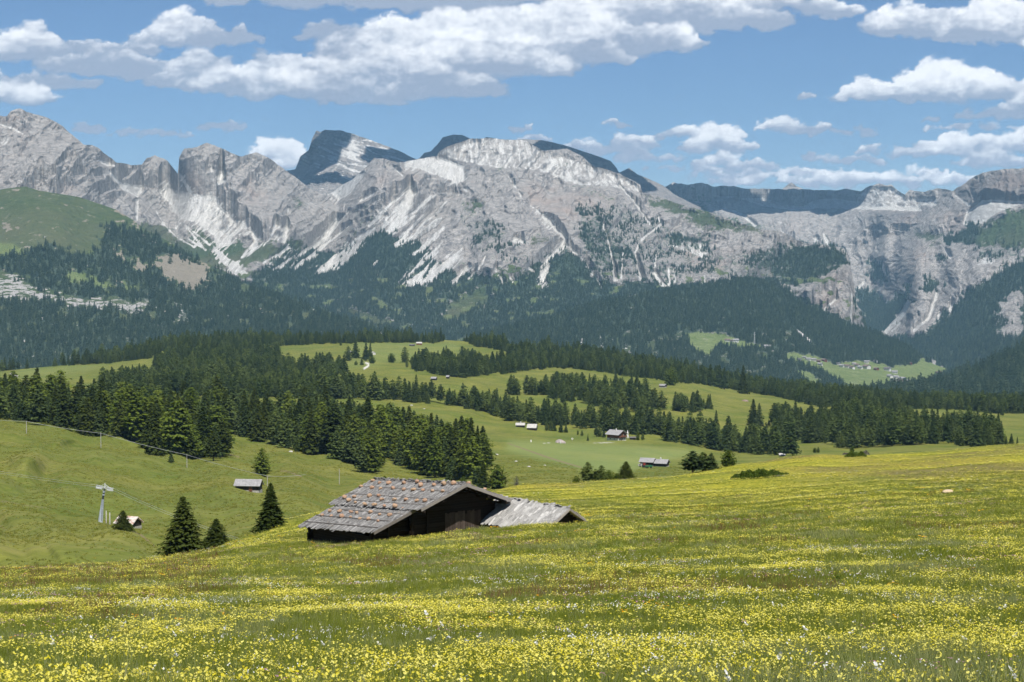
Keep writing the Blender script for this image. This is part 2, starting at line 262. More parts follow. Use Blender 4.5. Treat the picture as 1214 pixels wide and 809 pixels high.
sheets = []
tsc = []
def sheet(name, mat, top, Dt, Db, ybot, x0, x1, ex=1.0, step=.95, rk=.50, bumps=(), jag=2.0, mask=None, strata=None, seed=0, back=(60, 300, 1200), dens=1/190., slant=.12, th=1.6, streak=False):
    px = np.arange(x0, x1+step, step); n = len(px)
    yt = ipt(top, px)
    yt = yt+jag*(fbm(px/14, px*0, 5, seed+1, .62))*ss(0, 20, (ipt(ybot, px) if isinstance(ybot, list) else ybot)-yt)
    yb = ipt(ybot, px) if isinstance(ybot, list) else np.full(n, float(ybot))
    yb = np.maximum(yb, yt+3)
    nr = int((yb-yt).max()/step)+2
    t = np.linspace(0, 1, nr)[:, None]
    PX = np.broadcast_to(px, (nr, n)).copy(); PY = yb+(yt-yb)*t
    u = (ybot if not isinstance(ybot, list) else yb)-PY; full = (yb-yt).max()
    # masks, their borders broken up
    w1 = fbm(PX/13, PY/8, 5, seed+20, .72)*20; w2 = fbm(PX/13, PY/8, 5, seed+31, .72)*14
    mk = {k: samp(m, PX+w1*(.09 if k == 'scree' else .4 if k == 'green' else 1.), PY+w2*(.09 if k == 'scree' else .4 if k == 'green' else 1.)) for k, m in maps.items()}
    if mask: mask(mk, PX, PY)
    # debris lies in narrow streaks along the fall line
    if streak:
        su = (PX*.72+PY*.70+4*fbm(PX/60, PY/60, 2, 9)); sv_ = (PX*.70-PY*.72); st = fbm(su/3.4, sv_/34, 4, 91, .6); st2 = fbm(su/8., sv_/60, 3, 95)
        halo = blur(blur(mk['scree'], 5, 0), 5, 1); reg = ss(150, 200, PX)*ss(700, 640, PX)*ss(185, 215, PY)
        mk['scree'] = np.clip(mk['scree']*(1-reg*ss(-.02, -.32, st+.4*st2)*.7)+reg*.95*ss(.10, .24, st+.35*st2)*ss(.06, .26, halo), 0, 1)
    yts = blur(yt, 16, 0); ybs = yb
    tt = np.clip((ybs-PY)/np.maximum(ybs-yts, 1), 0, 1.15)
    D0 = ipt(Db, px); D1 = blur(ipt(Dt, px), 10, 0)
    D = D0+(D1-D0)*tt**ex
    for (bx, by, sx, sy, am) in bumps: D = D+am*np.exp(-((PX-bx)/sx)**2-((PY-by)/sy)**2)
    scl = D/F
    rockm = np.clip(1-.85*np.maximum(mk['scree'], mk['green'])-.55*mk['forest']-.45*mk['g2']-.6*mk['tan'], .20, 1)
    rockm = blur(blur(rockm, 2, 0), 2, 1)
    rel = 0
    wx = fbm(PX/45, PY/40, 4, seed+5, .6)*16; wy = fbm(PX/45, PY/40, 4, seed+15, .6)*12
    UX = (PX+wx)+(PY+wy)*slant; UY = (PY+wy)
    rockm = np.clip(rockm*(1-.55*ss(.2, .8, blur(blur(mk['scree'], 3, 0), 3, 1))), .05, 1)
    for i, (lam, kk, an) in enumerate(((110, .9, .8), (60, 1.0, .6), (34, 1.05, .5), (19, 1.1, .55), (10.5, 1.2, .65), (6, 1.3, .8), (3.4, 1.3, .9), (2.1, .9, 1.))):
        nz = perlin(UX/lam, UY*an/lam, seed+40+i)
        r = (1-2.2*np.abs(nz)) if i < 6 else nz
        m_ = np.maximum(rockm, (.45 if i < 2 else .10)*(1-.6*mk['scree']))
        rel = rel-r*kk*rk*lam*scl*m_
    D = D+rel*ss(0, .04, 1-tt+.04)
    if streak:   # clearings in the lower woods
        pc = ss(.10, .30, fbm(PX/20, PY/8, 4, 87))*ss(300, 335, PY); mk['forest'] = mk['forest']*(1-.7*pc); mk['lush'] = .5*pc; mk['g2'] = np.clip(mk['g2']+.8*pc, 0, 1)
    if strata is not None: D = D+strata(PX, PY, scl)*rockm*ss(-.25, .35, fbm(PX/40, PY/25, 3, seed+71))
    D = np.maximum.accumulate(D, 0)+np.arange(nr)[:, None]*.25
    V = pt(PX, PY, D)
    # back side behind the crest
    Vb = []
    for k, d in enumerate(back):
        q = V[-1].copy(); hd = q[:, :2]/np.linalg.norm(q[:, :2], axis=1)[:, None]; q[:, :2] += hd*d; q[:, 2] -= d*.45; Vb.append(q)
    VV = np.concatenate([V]+[q[None] for q in Vb], 0); nrt = nr+len(back)
    me = npmesh(name, VV.reshape(-1, 3), grid_faces(nrt, n))
    def ext(a): return np.concatenate([a]+[a[-1:]]*len(back), 0)
    sc = mk['scree']; gr = np.clip(mk['green']+mk['g2'], 0, 1)
    colattr(me, 'ma', np.stack([ext(sc), ext(gr), ext(mk['forest']), ext(mk['pink'])], -1).reshape(-1, 4))
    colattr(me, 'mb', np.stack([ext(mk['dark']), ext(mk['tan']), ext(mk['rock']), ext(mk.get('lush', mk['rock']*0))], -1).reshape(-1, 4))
    o = link(name, me, mat); tag(o, kind='structure')
    # woodland points
    a = V[:-1, :-1]; b = V[:-1, 1:]; c = V[1:, :-1]
    area = np.abs((b-a)[..., 0]*(c-a)[..., 1]-(b-a)[..., 1]*(c-a)[..., 0])+.35*np.abs((c-a)[..., 2])*np.linalg.norm(b-a, axis=-1)
    fm = mk['forest'][:-1, :-1]
    cl = fbm(PX/7, PY/4, 3, seed+60)[:-1, :-1]; cl2 = fbm(PX/30, PY/14, 3, seed+66)[:-1, :-1]
    pr = ss(.60, .36, (1-fm)*1.05+.55*cl+.75*cl2*(1-.6*ss(.8, 1, fm))-.12*ss(.8, 1, fm))*np.clip(fm*1.6, 0, 1)
    pr = pr*(1-ss(.25, .6, sc[:-1, :-1]))*(1-.85*ss(.35, .6, mk['rock'][:-1, :-1]))
    lam = np.minimum(pr*area*dens, 1.6)
    cnt = rng.poisson(lam)
    ii, jj = np.nonzero(cnt); k = cnt[ii, jj]; ii = np.repeat(ii, k); jj = np.repeat(jj, k)
    ru = rng.random(len(ii))[:, None]; rv = rng.random(len(ii))[:, None]
    tsc.append(np.full(len(ii), th))
    sheets.append((a[ii, jj]+(b-a)[ii, jj]*ru+(c-a)[ii, jj]*rv))
    def at(px_, py_):
        j = int(np.clip(round((px_-x0)/step), 0, n-1)); c_ = PY[:, j]; k_ = int(np.argmin(np.abs(c_-py_))); return Vector(V[k_, j].tolist())
    return at

# --- rock material
t = NT('mountain_rock')
ma = t.N('Attribute', attribute_name='ma'); sa = t.N('SeparateColor', {'Color': ma.outputs['Color']})
mb = t.N('Attribute', attribute_name='mb'); sb = t.N('SeparateColor', {'Color': mb.outputs['Color']})
n1 = t.noise(.006, 6, .62); n2 = t.noise(.03, 6, .7); n3 = t.noise(.012, 6, .7, mapscale=(1.4, .5, .35)); n4 = t.noise(.0022, 4, .6)
rock = t.mix(t.ramp(n2, .36, .64), (.22, .205, .192), (.64, .60, .555))
rock = t.mix(t.ramp(n1, .42, .6, 0, .5), rock, (.40, .37, .34))
rock = t.mix(t.ramp(n3, .54, .66, 0, .65), rock, (.17, .162, .16))
rock = t.mix(t.math('MULTIPLY', ma.outputs['Alpha'], t.ramp(n1, .38, .6, .1, .75)), rock, (.50, .40, .34))
rock = t.mix(t.ramp(t.noise(.009, 5, .7), .62, .72, 0, .5), rock, (.42, .33, .28))
rock = t.mix(t.ramp(t.noise(.13, 4, .75), .36, .64, .55, 0), rock, t.mix(.5, rock, (.06, .058, .06)))
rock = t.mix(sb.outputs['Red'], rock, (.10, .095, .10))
grass = t.mix(t.ramp(n2, .35, .65), (.045, .075, .032), (.085, .12, .048))
grass = t.mix(t.ramp(n4, .4, .62, 0, .8), grass, (.12, .125, .07))
grass = t.mix(mb.outputs['Alpha'], grass, t.mix(t.ramp(n2, .35, .65), (.14, .20, .065), (.24, .28, .11)))
# sparse turf on ledges
geo = t.N('NewGeometry'); nz = t.N('SeparateXYZ', {'Vector': geo.outputs['Normal']}).outputs['Z']
gm = t.math('MULTIPLY', t.math('ADD', sa.outputs['Green'], t.ramp(nz, .72, .95, 0, .16)), 1.0)
gm = t.ramp(t.math('ADD', gm, t.math('MULTIPLY_ADD', n2, 2.2, -1.1)), .42, .62)
col = t.mix(gm, rock, grass)
ff = t.ramp(t.math('ADD', sa.outputs['Blue'], t.math('MULTIPLY_ADD', n2, 1.8, -.9)), .45, .65)
col = t.mix(ff, col, t.mix(t.ramp(n2, .35, .7), (.035, .062, .042), (.095, .125, .078)))
col = t.mix(t.ramp(t.math('ADD', sb.outputs['Green'], t.math('MULTIPLY_ADD', n2, 2.6, -1.35)), .4, .6), col, t.mix(n2, (.24, .21, .16), (.36, .32, .25)))
col = t.mix(t.ramp(t.math('MULTIPLY_ADD', sb.outputs['Blue'], .75, t.math('MULTIPLY_ADD', n2, 4., -2.0)), .62, .75), col, (.46, .44, .42))
n5 = t.noise(.02, 5, .7, mapscale=(3., .35, .6))
sm = t.ramp(t.math('ADD', sa.outputs['Red'], t.math('MULTIPLY_ADD', n5, 1.2, -.50)), .36, .54)
col = t.mix(sm, col, t.mix(t.ramp(n5, .40, .60), (.50, .485, .455), (.72, .70, .66)))
t.bsdf(col, .95, t.math('ADD', n2, t.math('MULTIPLY', t.noise(.09, 4, .7), .4)), .9, 30., .1)
ROCK = t.m

top_main = [(-120, 118), (-60, 128), (0, 137), (8, 138), (13, 132), (24, 129), (30, 132), (49, 138), (63, 143), (75, 150), (85, 160), (99, 172), (109, 172), (117, 176), (123, 182), (138, 192), (154, 196), (168, 195), (174, 187), (184, 184), (198, 190),
            (204, 197), (211, 206), (212.5, 186), (218, 177), (233, 174), (246, 169), (256, 173), (271, 180), (285, 186), (294, 184), (305, 181), (320, 188), (331, 197), (338, 202), (352, 212), (367, 224), (379, 229), (392, 230), (402, 222),
            (419, 212), (431, 201), (444, 187), (458, 189), (473, 193), (493, 189), (505, 187), (518, 186), (520, 181), (529, 175), (554, 166), (576, 163.5), (599, 166), (621, 166), (643, 178), (657, 178), (672, 176), (689, 185), (704, 197),
            (722, 202), (735, 206), (750, 214), (759, 219), (761, 228), (774, 232), (813, 244), (845, 253), (879, 265), (902, 272), (929, 275), (944, 284), (958, 289), (978, 290), (1000, 294), (1006, 303), (1010, 323), (1015, 358), (1021, 372), (1029, 391), (1034, 440), (1040, 468)]
def st_main(PX, PY, scl):
    ph = (PY+.12*PX+fbm(PX/60, PY/30, 3, 77)*9)/7.; s = (ph-np.floor(ph)); return (s*s-.4)*4*scl*ss(330, 200, PY)
sheet('mountains', ROCK, top_main, [(-120, 8800), (100, 9000), (211, 10300), (213, 9600), (330, 9600), (392, 10600), (450, 9600), (600, 10000), (735, 9900), (850, 9200), (1000, 8000), (1040, 7600)],
      [(-120, 5600), (300, 5600), (400, 5500), (700, 5300), (1000, 6200), (1040, 6600)], 470, -120, 1040, .85, slant=.45, rk=.52, streak=True, th=1.1, dens=1/105., bumps=[(250, 270, 50, 45, 500), (60, 200, 60, 70, -350), (470, 230, 50, 40, -300), (700, 270, 120, 45, -350), (180, 230, 22, 30, 300),
      (610, 300, 60, 40, -250)], seed=1, strata=st_main, mask=lambda mk, X, Y: (mk.__setitem__('green', mk['green']*ss(255, 262, X)), mk.__setitem__('tan', mk['tan']*0), mk.__setitem__('rock', mk['rock']*0), mk.__setitem__('forest', np.where(X < 290, mk['forest']*ss(305, 340, Y-(-.1)*(X-290)), mk['forest']))))
top_back = [(735, 226), (760, 224), (788, 222), (798, 216.5), (813, 219), (833, 217), (847, 221), (870, 221), (884, 224), (919, 224), (993, 226), (1004, 224), (1020, 227), (1029, 221), (1039, 218.6), (1057, 220), (1065, 226), (1073, 231), (1078, 226),
            (1096, 228), (1109, 223), (1130, 226), (1140, 220), (1153, 211), (1166, 204), (1187, 201), (1214, 199), (1340, 190)]
def st_back(PX, PY, scl):
    ph = (PY+fbm(PX/50, PY/30, 3, 88)*7)/8.; s = ph-np.floor(ph); return (s*s-.4)*5*scl
sheet('mountains', ROCK, top_back, [(735, 14500), (1000, 14500), (1090, 13200), (1160, 11200), (1340, 9800)], [(735, 8200), (1000, 7600), (1100, 6500), (1340, 5200)], 480, 735, 1340, .8,
      bumps=[(1040, 365, 26, 50, 800), (1088, 330, 17, 55, -700), (1050, 300, 12, 50, -250), (1120, 300, 40, 60, -300), (1065, 262, 35, 14, -300), (900, 240, 120, 14, 500)], seed=3, strata=st_back, rk=.36, jag=2.5,
      mask=lambda mk, X, Y: (mk.__setitem__('green', mk['green']*0), mk.__setitem__('rock', mk['rock']*0), mk.__setitem__('tan', mk['tan']*0)))
def st_dark(PX, PY, scl):
    ph = (PY-.36*PX+fbm(PX/40, PY/20, 3, 99)*2.5)/4.2; s = ph-np.floor(ph); return (s-.5)*4.2*scl*3.2
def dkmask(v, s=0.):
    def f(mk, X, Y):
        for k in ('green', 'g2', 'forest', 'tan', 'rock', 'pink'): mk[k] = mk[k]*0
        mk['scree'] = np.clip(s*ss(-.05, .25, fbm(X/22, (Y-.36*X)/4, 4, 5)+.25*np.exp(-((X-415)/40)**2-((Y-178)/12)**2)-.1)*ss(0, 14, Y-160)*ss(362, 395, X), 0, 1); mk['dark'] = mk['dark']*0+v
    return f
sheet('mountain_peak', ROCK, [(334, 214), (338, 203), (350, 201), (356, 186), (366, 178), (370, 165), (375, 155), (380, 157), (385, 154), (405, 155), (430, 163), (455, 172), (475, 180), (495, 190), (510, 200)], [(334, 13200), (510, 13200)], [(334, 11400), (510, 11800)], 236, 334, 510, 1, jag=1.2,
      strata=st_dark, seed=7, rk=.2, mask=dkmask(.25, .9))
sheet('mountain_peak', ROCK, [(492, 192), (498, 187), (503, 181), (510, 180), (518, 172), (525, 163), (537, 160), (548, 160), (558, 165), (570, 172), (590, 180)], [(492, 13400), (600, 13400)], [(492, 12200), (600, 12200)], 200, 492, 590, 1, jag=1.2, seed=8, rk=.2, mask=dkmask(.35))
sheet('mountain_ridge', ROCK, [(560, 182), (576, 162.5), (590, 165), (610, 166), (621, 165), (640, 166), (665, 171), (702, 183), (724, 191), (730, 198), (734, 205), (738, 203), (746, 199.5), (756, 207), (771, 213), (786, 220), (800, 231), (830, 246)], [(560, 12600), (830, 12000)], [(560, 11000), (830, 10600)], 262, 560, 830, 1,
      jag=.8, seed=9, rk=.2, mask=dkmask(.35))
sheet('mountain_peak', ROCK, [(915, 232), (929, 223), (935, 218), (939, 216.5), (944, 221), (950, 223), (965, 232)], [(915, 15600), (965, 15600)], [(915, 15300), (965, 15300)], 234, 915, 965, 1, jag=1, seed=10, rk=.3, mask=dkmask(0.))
def m_spur(mk, X, Y):
    for k in ('g2', 'tan', 'rock', 'pink', 'dark'): mk[k] = mk[k]*0
    mk['forest'] = np.where(mk['green'] > .4, 0, 1.)*1.0; mk['scree'] = mk['scree']*(Y > 365); mk['lush'] = np.clip(mk['green']*1.3, 0, 1)
    pat = ss(.10, .30, fbm(X/16, Y/10, 4, 55))*ss(385, 400, Y)*ss(690, 710, X)*ss(960, 930, X)*.9
    mk['forest'] = mk['forest']*(1-pat); mk['g2'] = pat*.8
SLOPE = sheet('mountain_slope', ROCK, [(560, 398), (640, 380), (700, 360), (800, 342), (850, 336), (882, 330), (914, 335), (934, 347), (958, 364), (981, 374), (1003, 385), (1036, 393), (1067, 406), (1091, 421), (1107, 432), (1130, 440), (1160, 446), (1200, 452)],
      [(560, 5600), (700, 6200), (880, 7000), (1036, 7000), (1130, 6500), (1200, 6500)], [(560, 4300), (1200, 4600)], 490, 560, 1200, 1, seed=12, rk=.12, mask=m_spur, jag=.6, dens=1/100., th=1.15)
def m_green(mk, X, Y):
    for k in ('g2', 'scree', 'pink', 'dark'): mk[k] = mk[k]*0
    mk['green'] = np.ones_like(X); mk['lush'] = .75*samp(lush, X+3*fbm(X/9, Y/6, 3, 4), Y+2*fbm(X/9, Y/6, 3, 6))+.15
    mk['forest'] = np.maximum(mk['forest'], ss(300, 330, X))
    pat = ss(.10, .30, fbm(X/18, Y/9, 4, 56))*ss(290, 330, Y)
    mk['forest'] = mk['forest']*(1-.55*pat); mk['tan'] = np.clip(mk['tan']+.5*ss(.18, .4, fbm(X/25, Y/9, 4, 57))*ss(330, 230, Y)+.45*ss(.25, .4, fbm(X/12, Y/8, 4, 58)), 0, 1); mk['rock'] = np.clip(mk['rock']+.9*ss(.33, .42, fbm(X/9, Y/7, 4, 59))*ss(340, 380, Y), 0, 1)
sheet('green_mountain', ROCK, [(-120, 235), (0, 225), (12, 223), (30, 221), (45, 226), (65, 229), (95, 234), (119, 242), (138, 249), (158, 261), (174, 274), (188, 280), (207, 290), (228, 305), (250, 315), (267, 322), (285, 333), (302, 341), (330, 350), (360, 361), (400, 376), (440, 387), (480, 398), (540, 412), (620, 430)],
      [(-120, 6900), (100, 6800), (300, 6000), (450, 5000), (620, 4600)], [(-120, 4300), (620, 4000)], 470, -120, 620, .95, seed=15, rk=.16, mask=m_green, jag=1.0, bumps=[(60, 260, 50, 40, -200), (260, 350, 40, 30, 150)], dens=1/120., th=1.3)
def m_all(mk, X, Y):
    for k in mk: mk[k] = mk[k]*0
    mk['forest'] = mk['forest']+1
sheet('forest_ridge', ROCK, [(1000, 472), (1020, 467), (1040, 461), (1070, 457), (1100, 455), (1120, 450), (1150, 440), (1180, 428), (1214, 410), (1340, 375)], [(1000, 3700), (1120, 4300), (1340, 5200)], [(1000, 3100), (1340, 3300)], 500, 1000, 1340, 1, seed=18, rk=.12, mask=m_all, jag=.5, dens=1/150.)
# ================================================================== ROLLING PASTURES (300 m - 3 km)
HC = {-120: [(185, 715), (200, 700), (230, 672), (255, 655), (330, 640), (430, 604), (530, 568), (650, 530), (800, 500), (1000, 490), (1300, 475), (1600, 462), (2000, 453), (2500, 447), (3000, 443)],
      0: [(185, 712), (200, 700), (230, 668), (255, 648), (330, 636), (430, 600), (530, 565), (650, 532), (800, 502), (1000, 490), (1300, 475), (1600, 462), (2000, 450), (2500, 443), (3000, 440)],
      100: [(185, 712), (200, 690), (230, 665), (260, 640), (360, 630), (450, 600), (550, 570), (650, 545), (800, 516), (1000, 495), (1300, 475), (1600, 462), (2000, 447), (2500, 434), (3000, 431)],
      160: [(185, 712), (200, 692), (225, 672), (262, 650), (360, 634), (450, 603), (550, 576), (650, 552), (800, 529), (1000, 500), (1300, 478), (1600, 464), (2000, 446), (2500, 428), (3000, 418)],
      200: [(185, 712), (200, 695), (240, 670), (300, 655), (380, 635), (460, 605), (560, 580), (680, 557), (800, 538), (1000, 505), (1300, 480), (1600, 465), (2000, 445), (2500, 420), (3000, 407)],
      300: [(185, 712), (200, 695), (240, 668), (300, 648), (400, 620), (480, 588), (600, 570), (750, 556), (930, 527), (1080, 502), (1300, 478), (1600, 465), (2000, 445), (2500, 418), (3000, 402)],
      400: [(185, 712), (200, 700), (260, 675), (350, 635), (450, 610), (600, 590), (700, 572), (850, 548), (1000, 518), (1150, 500), (1300, 480), (1600, 462), (2000, 437), (2500, 415), (3000, 404)],
      500: [(185, 712), (200, 700), (260, 675), (350, 635), (450, 612), (600, 592), (800, 568), (900, 550), (1000, 535), (1150, 510), (1300, 493), (1500, 476), (1700, 458), (2000, 438), (2500, 419), (3000, 402)],
      600: [(185, 712), (200, 700), (260, 675), (350, 610), (500, 590), (700, 572), (850, 552), (1000, 537), (1200, 516), (1350, 503), (1550, 482), (1750, 462), (2000, 446), (2300, 430), (2600, 420), (3000, 407)],
      700: [(185, 712), (200, 700), (260, 660), (350, 612), (450, 592), (600, 574), (800, 561), (950, 546), (1100, 531), (1200, 521), (1350, 508), (1550, 490), (1750, 472), (2000, 453), (2500, 433), (3000, 419)],
      800: [(185, 712), (200, 700), (260, 640), (400, 600), (550, 583), (700, 575), (850, 563), (970, 552), (1060, 541), (1200, 527), (1350, 513), (1500, 497), (1750, 473), (2000, 458), (2500, 444), (3000, 437)],
      900: [(185, 712), (200, 700), (260, 640), (400, 600), (600, 575), (800, 560), (1000, 546), (1200, 538), (1350, 530), (1500, 508), (1700, 488), (2000, 472), (2300, 466), (2600, 462), (3000, 458)],
      1000: [(185, 712), (200, 700), (260, 640), (400, 590), (600, 565), (900, 545), (1200, 532), (1350, 517), (1500, 502), (1700, 489), (2000, 479), (2300, 475), (2600, 472), (3000, 469)],
      1100: [(185, 712), (200, 700), (260, 640), (400, 585), (600, 560), (900, 541), (1150, 527), (1300, 516), (1500, 504), (1650, 496), (1800, 489), (2000, 484), (2500, 481), (3000, 478)],
      1214: [(185, 712), (200, 700), (260, 640), (400, 580), (600, 555), (900, 537), (1150, 526), (1300, 516), (1500, 508), (1650, 501), (1800, 494), (2000, 488), (2500, 484), (3000, 480)],
      1340: [(185, 712), (200, 700), (260, 640), (400, 575), (600, 552), (900, 535), (1150, 525), (1300, 516), (1500, 508), (1650, 501), (1800, 495), (2000, 489), (2500, 485), (3000, 481)]}
hstep = 1.6
hx = np.arange(-120, 1341, hstep); rowsN = 300
keys = sorted(HC)
tops = np.interp(hx, keys, [HC[k][-1][1] for k in keys]); tops = blur(tops, 12, 0)
hv = np.linspace(0, 1, rowsN)
HY = 712+(tops[None]-712)*(hv[:, None]**.8)
LG = np.zeros((len(keys), rowsN, len(hx)))
for i, k in enumerate(keys):
    a = np.array(HC[k])[::-1]; LG[i] = np.interp(HY, a[:, 1], np.log(a[:, 0]))
fi = np.interp(hx, keys, np.arange(len(keys))); i0 = np.clip(fi.astype(int), 0, len(keys)-2); fr = fi-i0; fr = fr*fr*(3-2*fr)
LD = LG[i0, :, np.arange(len(hx))].T*(1-fr)+LG[i0+1, :, np.arange(len(hx))].T*fr
LD = blur(blur(LD, 4, 0), 9, 1)
HX = np.broadcast_to(hx, HY.shape)
und = .050*fbm(HX/80+HY/60, HY/20, 4, 201)+.010*fbm((HX*.6+HY)/22, (HY-.35*HX)/9, 3, 205)*ss(560, 640, HY+0*HX)*0
und = und+.050*(1-2*np.abs(perlin((HX+1.2*HY)/70., (HY-.38*HX+5*fbm(HX/40, HY/40, 2, 3))/24., 208)))*ss(380, 240, HX)*ss(505, 540, HY)
HD = np.exp(LD+und); HD = blur(blur(np.maximum.accumulate(HD, 0), 4, 0), 2, 1)+np.arange(rowsN)[:, None]*.08
HV = pt(HX, HY, HD)
fold = blur(blur((1-2*np.abs(perlin((HX+1.1*HY)/120., (HY-.40*HX+14*perlin(HX/70, HY/60, 3))/44., 218)))*.8, 5, 0), 5, 1)+.5*perlin((HX+HY)/70, (HY-.35*HX)/26, 219)
HV[..., 2] += fold*HD*.0046*(.35+.65*ss(460, 330, HX))*ss(1200, 620, HD)*ss(190, 260, HD)
def hill(px, py, arr=None):
    """point of the pasture sheet seen at (px,py)"""
    j = np.clip((px+120)/hstep, 0, len(hx)-1.01); j0 = int(j); f = j-j0
    def col(c):
        q = np.clip((712-py)/(712-tops[c]), 0, 1)**1.25*(rowsN-1); q0 = min(int(q), rowsN-2); g = q-q0
        return HV[q0, c]*(1-g)+HV[q0+1, c]*g
    return Vector((col(j0)*(1-f)+col(j0+1)*f).tolist())
extra = []
for d in (40, 150, 500, 1200):
    q = HV[-1].copy(); hd = q[:, :2]/np.linalg.norm(q[:, :2], axis=1)[:, None]; q[:, :2] += hd*d; q[:, 2] -= d*.25; extra.append(q)
HVV = np.concatenate([HV]+[q[None] for q in extra], 0)
me = npmesh('pasture', HVV.reshape(-1, 3), grid_faces(rowsN+4, len(hx)), True)
mow = newmap(); bare = newmap()
fill(mow, [(600, 522), (640, 524), (720, 527), (780, 530), (840, 536), (800, 545), (740, 560), (700, 560), (640, 545), (600, 535)])
fill(mow, [(420, 405), (540, 405), (545, 415), (520, 425), (460, 430), (410, 440)], .5); fill(mow, [(20, 440), (130, 432), (100, 440), (20, 446)], .7)
stroke(bare, [(0, 604, 2), (40, 608, 2.4), (62, 612, 1)], val=.6); stroke(bare, [(0, 622, 3), (12, 627, 1)], val=.6)
stroke(bare, [(149, 634, 1.5), (156, 638, 2.5), (165, 643, 2.5), (174, 649, 2), (184, 655, 1.5)]); stroke(bare, [(600, 525, 1.2), (650, 543, 2), (690, 556, 1.5)])
stroke(bare, [(268, 540, 1.6), (284, 547, 2)]); stroke(bare, [(332, 561, 1.6), (358, 571, 2)]); stroke(bare, [(634, 496, 4), (650, 499, 5), (668, 500, 3)]); stroke(bare, [(604, 415, 3), (622, 412, 6), (636, 418, 4)], val=.7)
track = newmap(); stroke(track, [(431, 437.5, 2.4), (436, 434.5, 2.2), (437, 431.5, 2.0), (433, 430, 1.6)]); stroke(track, [(704, 525.2, .5), (729, 524.8, .7)], val=.6); stroke(track, [(644, 525.6, .4), (652, 525.4, .5)], val=.6); stroke(track, [(12, 443, 1.5), (22, 447, 2)])
wn = fbm(HX/14, HY/7, 3, 215)*3
cm = np.stack([samp(blur(blur(mow, 5, 0), 8, 1), HX+wn, HY), samp(blur(blur(bare, 1, 0), 1, 1), HX+wn*.3, HY), samp(track, HX, HY), HX*0], -1)
cm = np.concatenate([cm]+[cm[-1:]]*4, 0); colattr(me, 'ma', cm.reshape(-1, 4))
t = NT('pasture_grass')
sa = t.N('SeparateColor', {'Color': t.N('Attribute', attribute_name='ma').outputs['Color']})
a1 = t.noise(.035, 6, .65, mapscale=(1, .45, 1)); a2 = t.noise(.35, 5, .7); a3 = t.noise(.008, 4, .6); a4 = t.noise(.09, 5, .7, mapscale=(.35, 1.2, 1))
c = t.mix(t.ramp(a1, .32, .68), (.070, .105, .010), (.225, .220, .040))
c = t.mix(t.ramp(a4, .46, .62, 0, .65), c, (.25, .225, .075))
c = t.mix(t.ramp(a3, .45, .65, 0, .55), c, (.10, .155, .026))
c = t.mix(t.ramp(a2, .38, .68, 0, .6), c, (.045, .07, .010))
c = t.mix(t.ramp(t.noise(2.2, 4, .75), .42, .62, 0, .38), c, t.mix(a1, (.06, .085, .012), (.30, .27, .08)))
c = t.mix(t.math('MULTIPLY', sa.outputs['Red'], .55), c, (.19, .24, .085))
cd = t.N('CameraData') if False else None
c = t.mix(t.ramp(t.math('ADD', sa.outputs['Green'], t.math('MULTIPLY_ADD', a2, .6, -.3)), .35, .7), c, (.19, .155, .085))
c = t.mix(sa.outputs['Blue'], c, (.55, .53, .49))
t.bsdf(c, .95, t.math('ADD', a1, t.math('MULTIPLY', a2, .35)), .6, 1.2, .1)
tag(link('pasture', me, t.m), kind='structure')

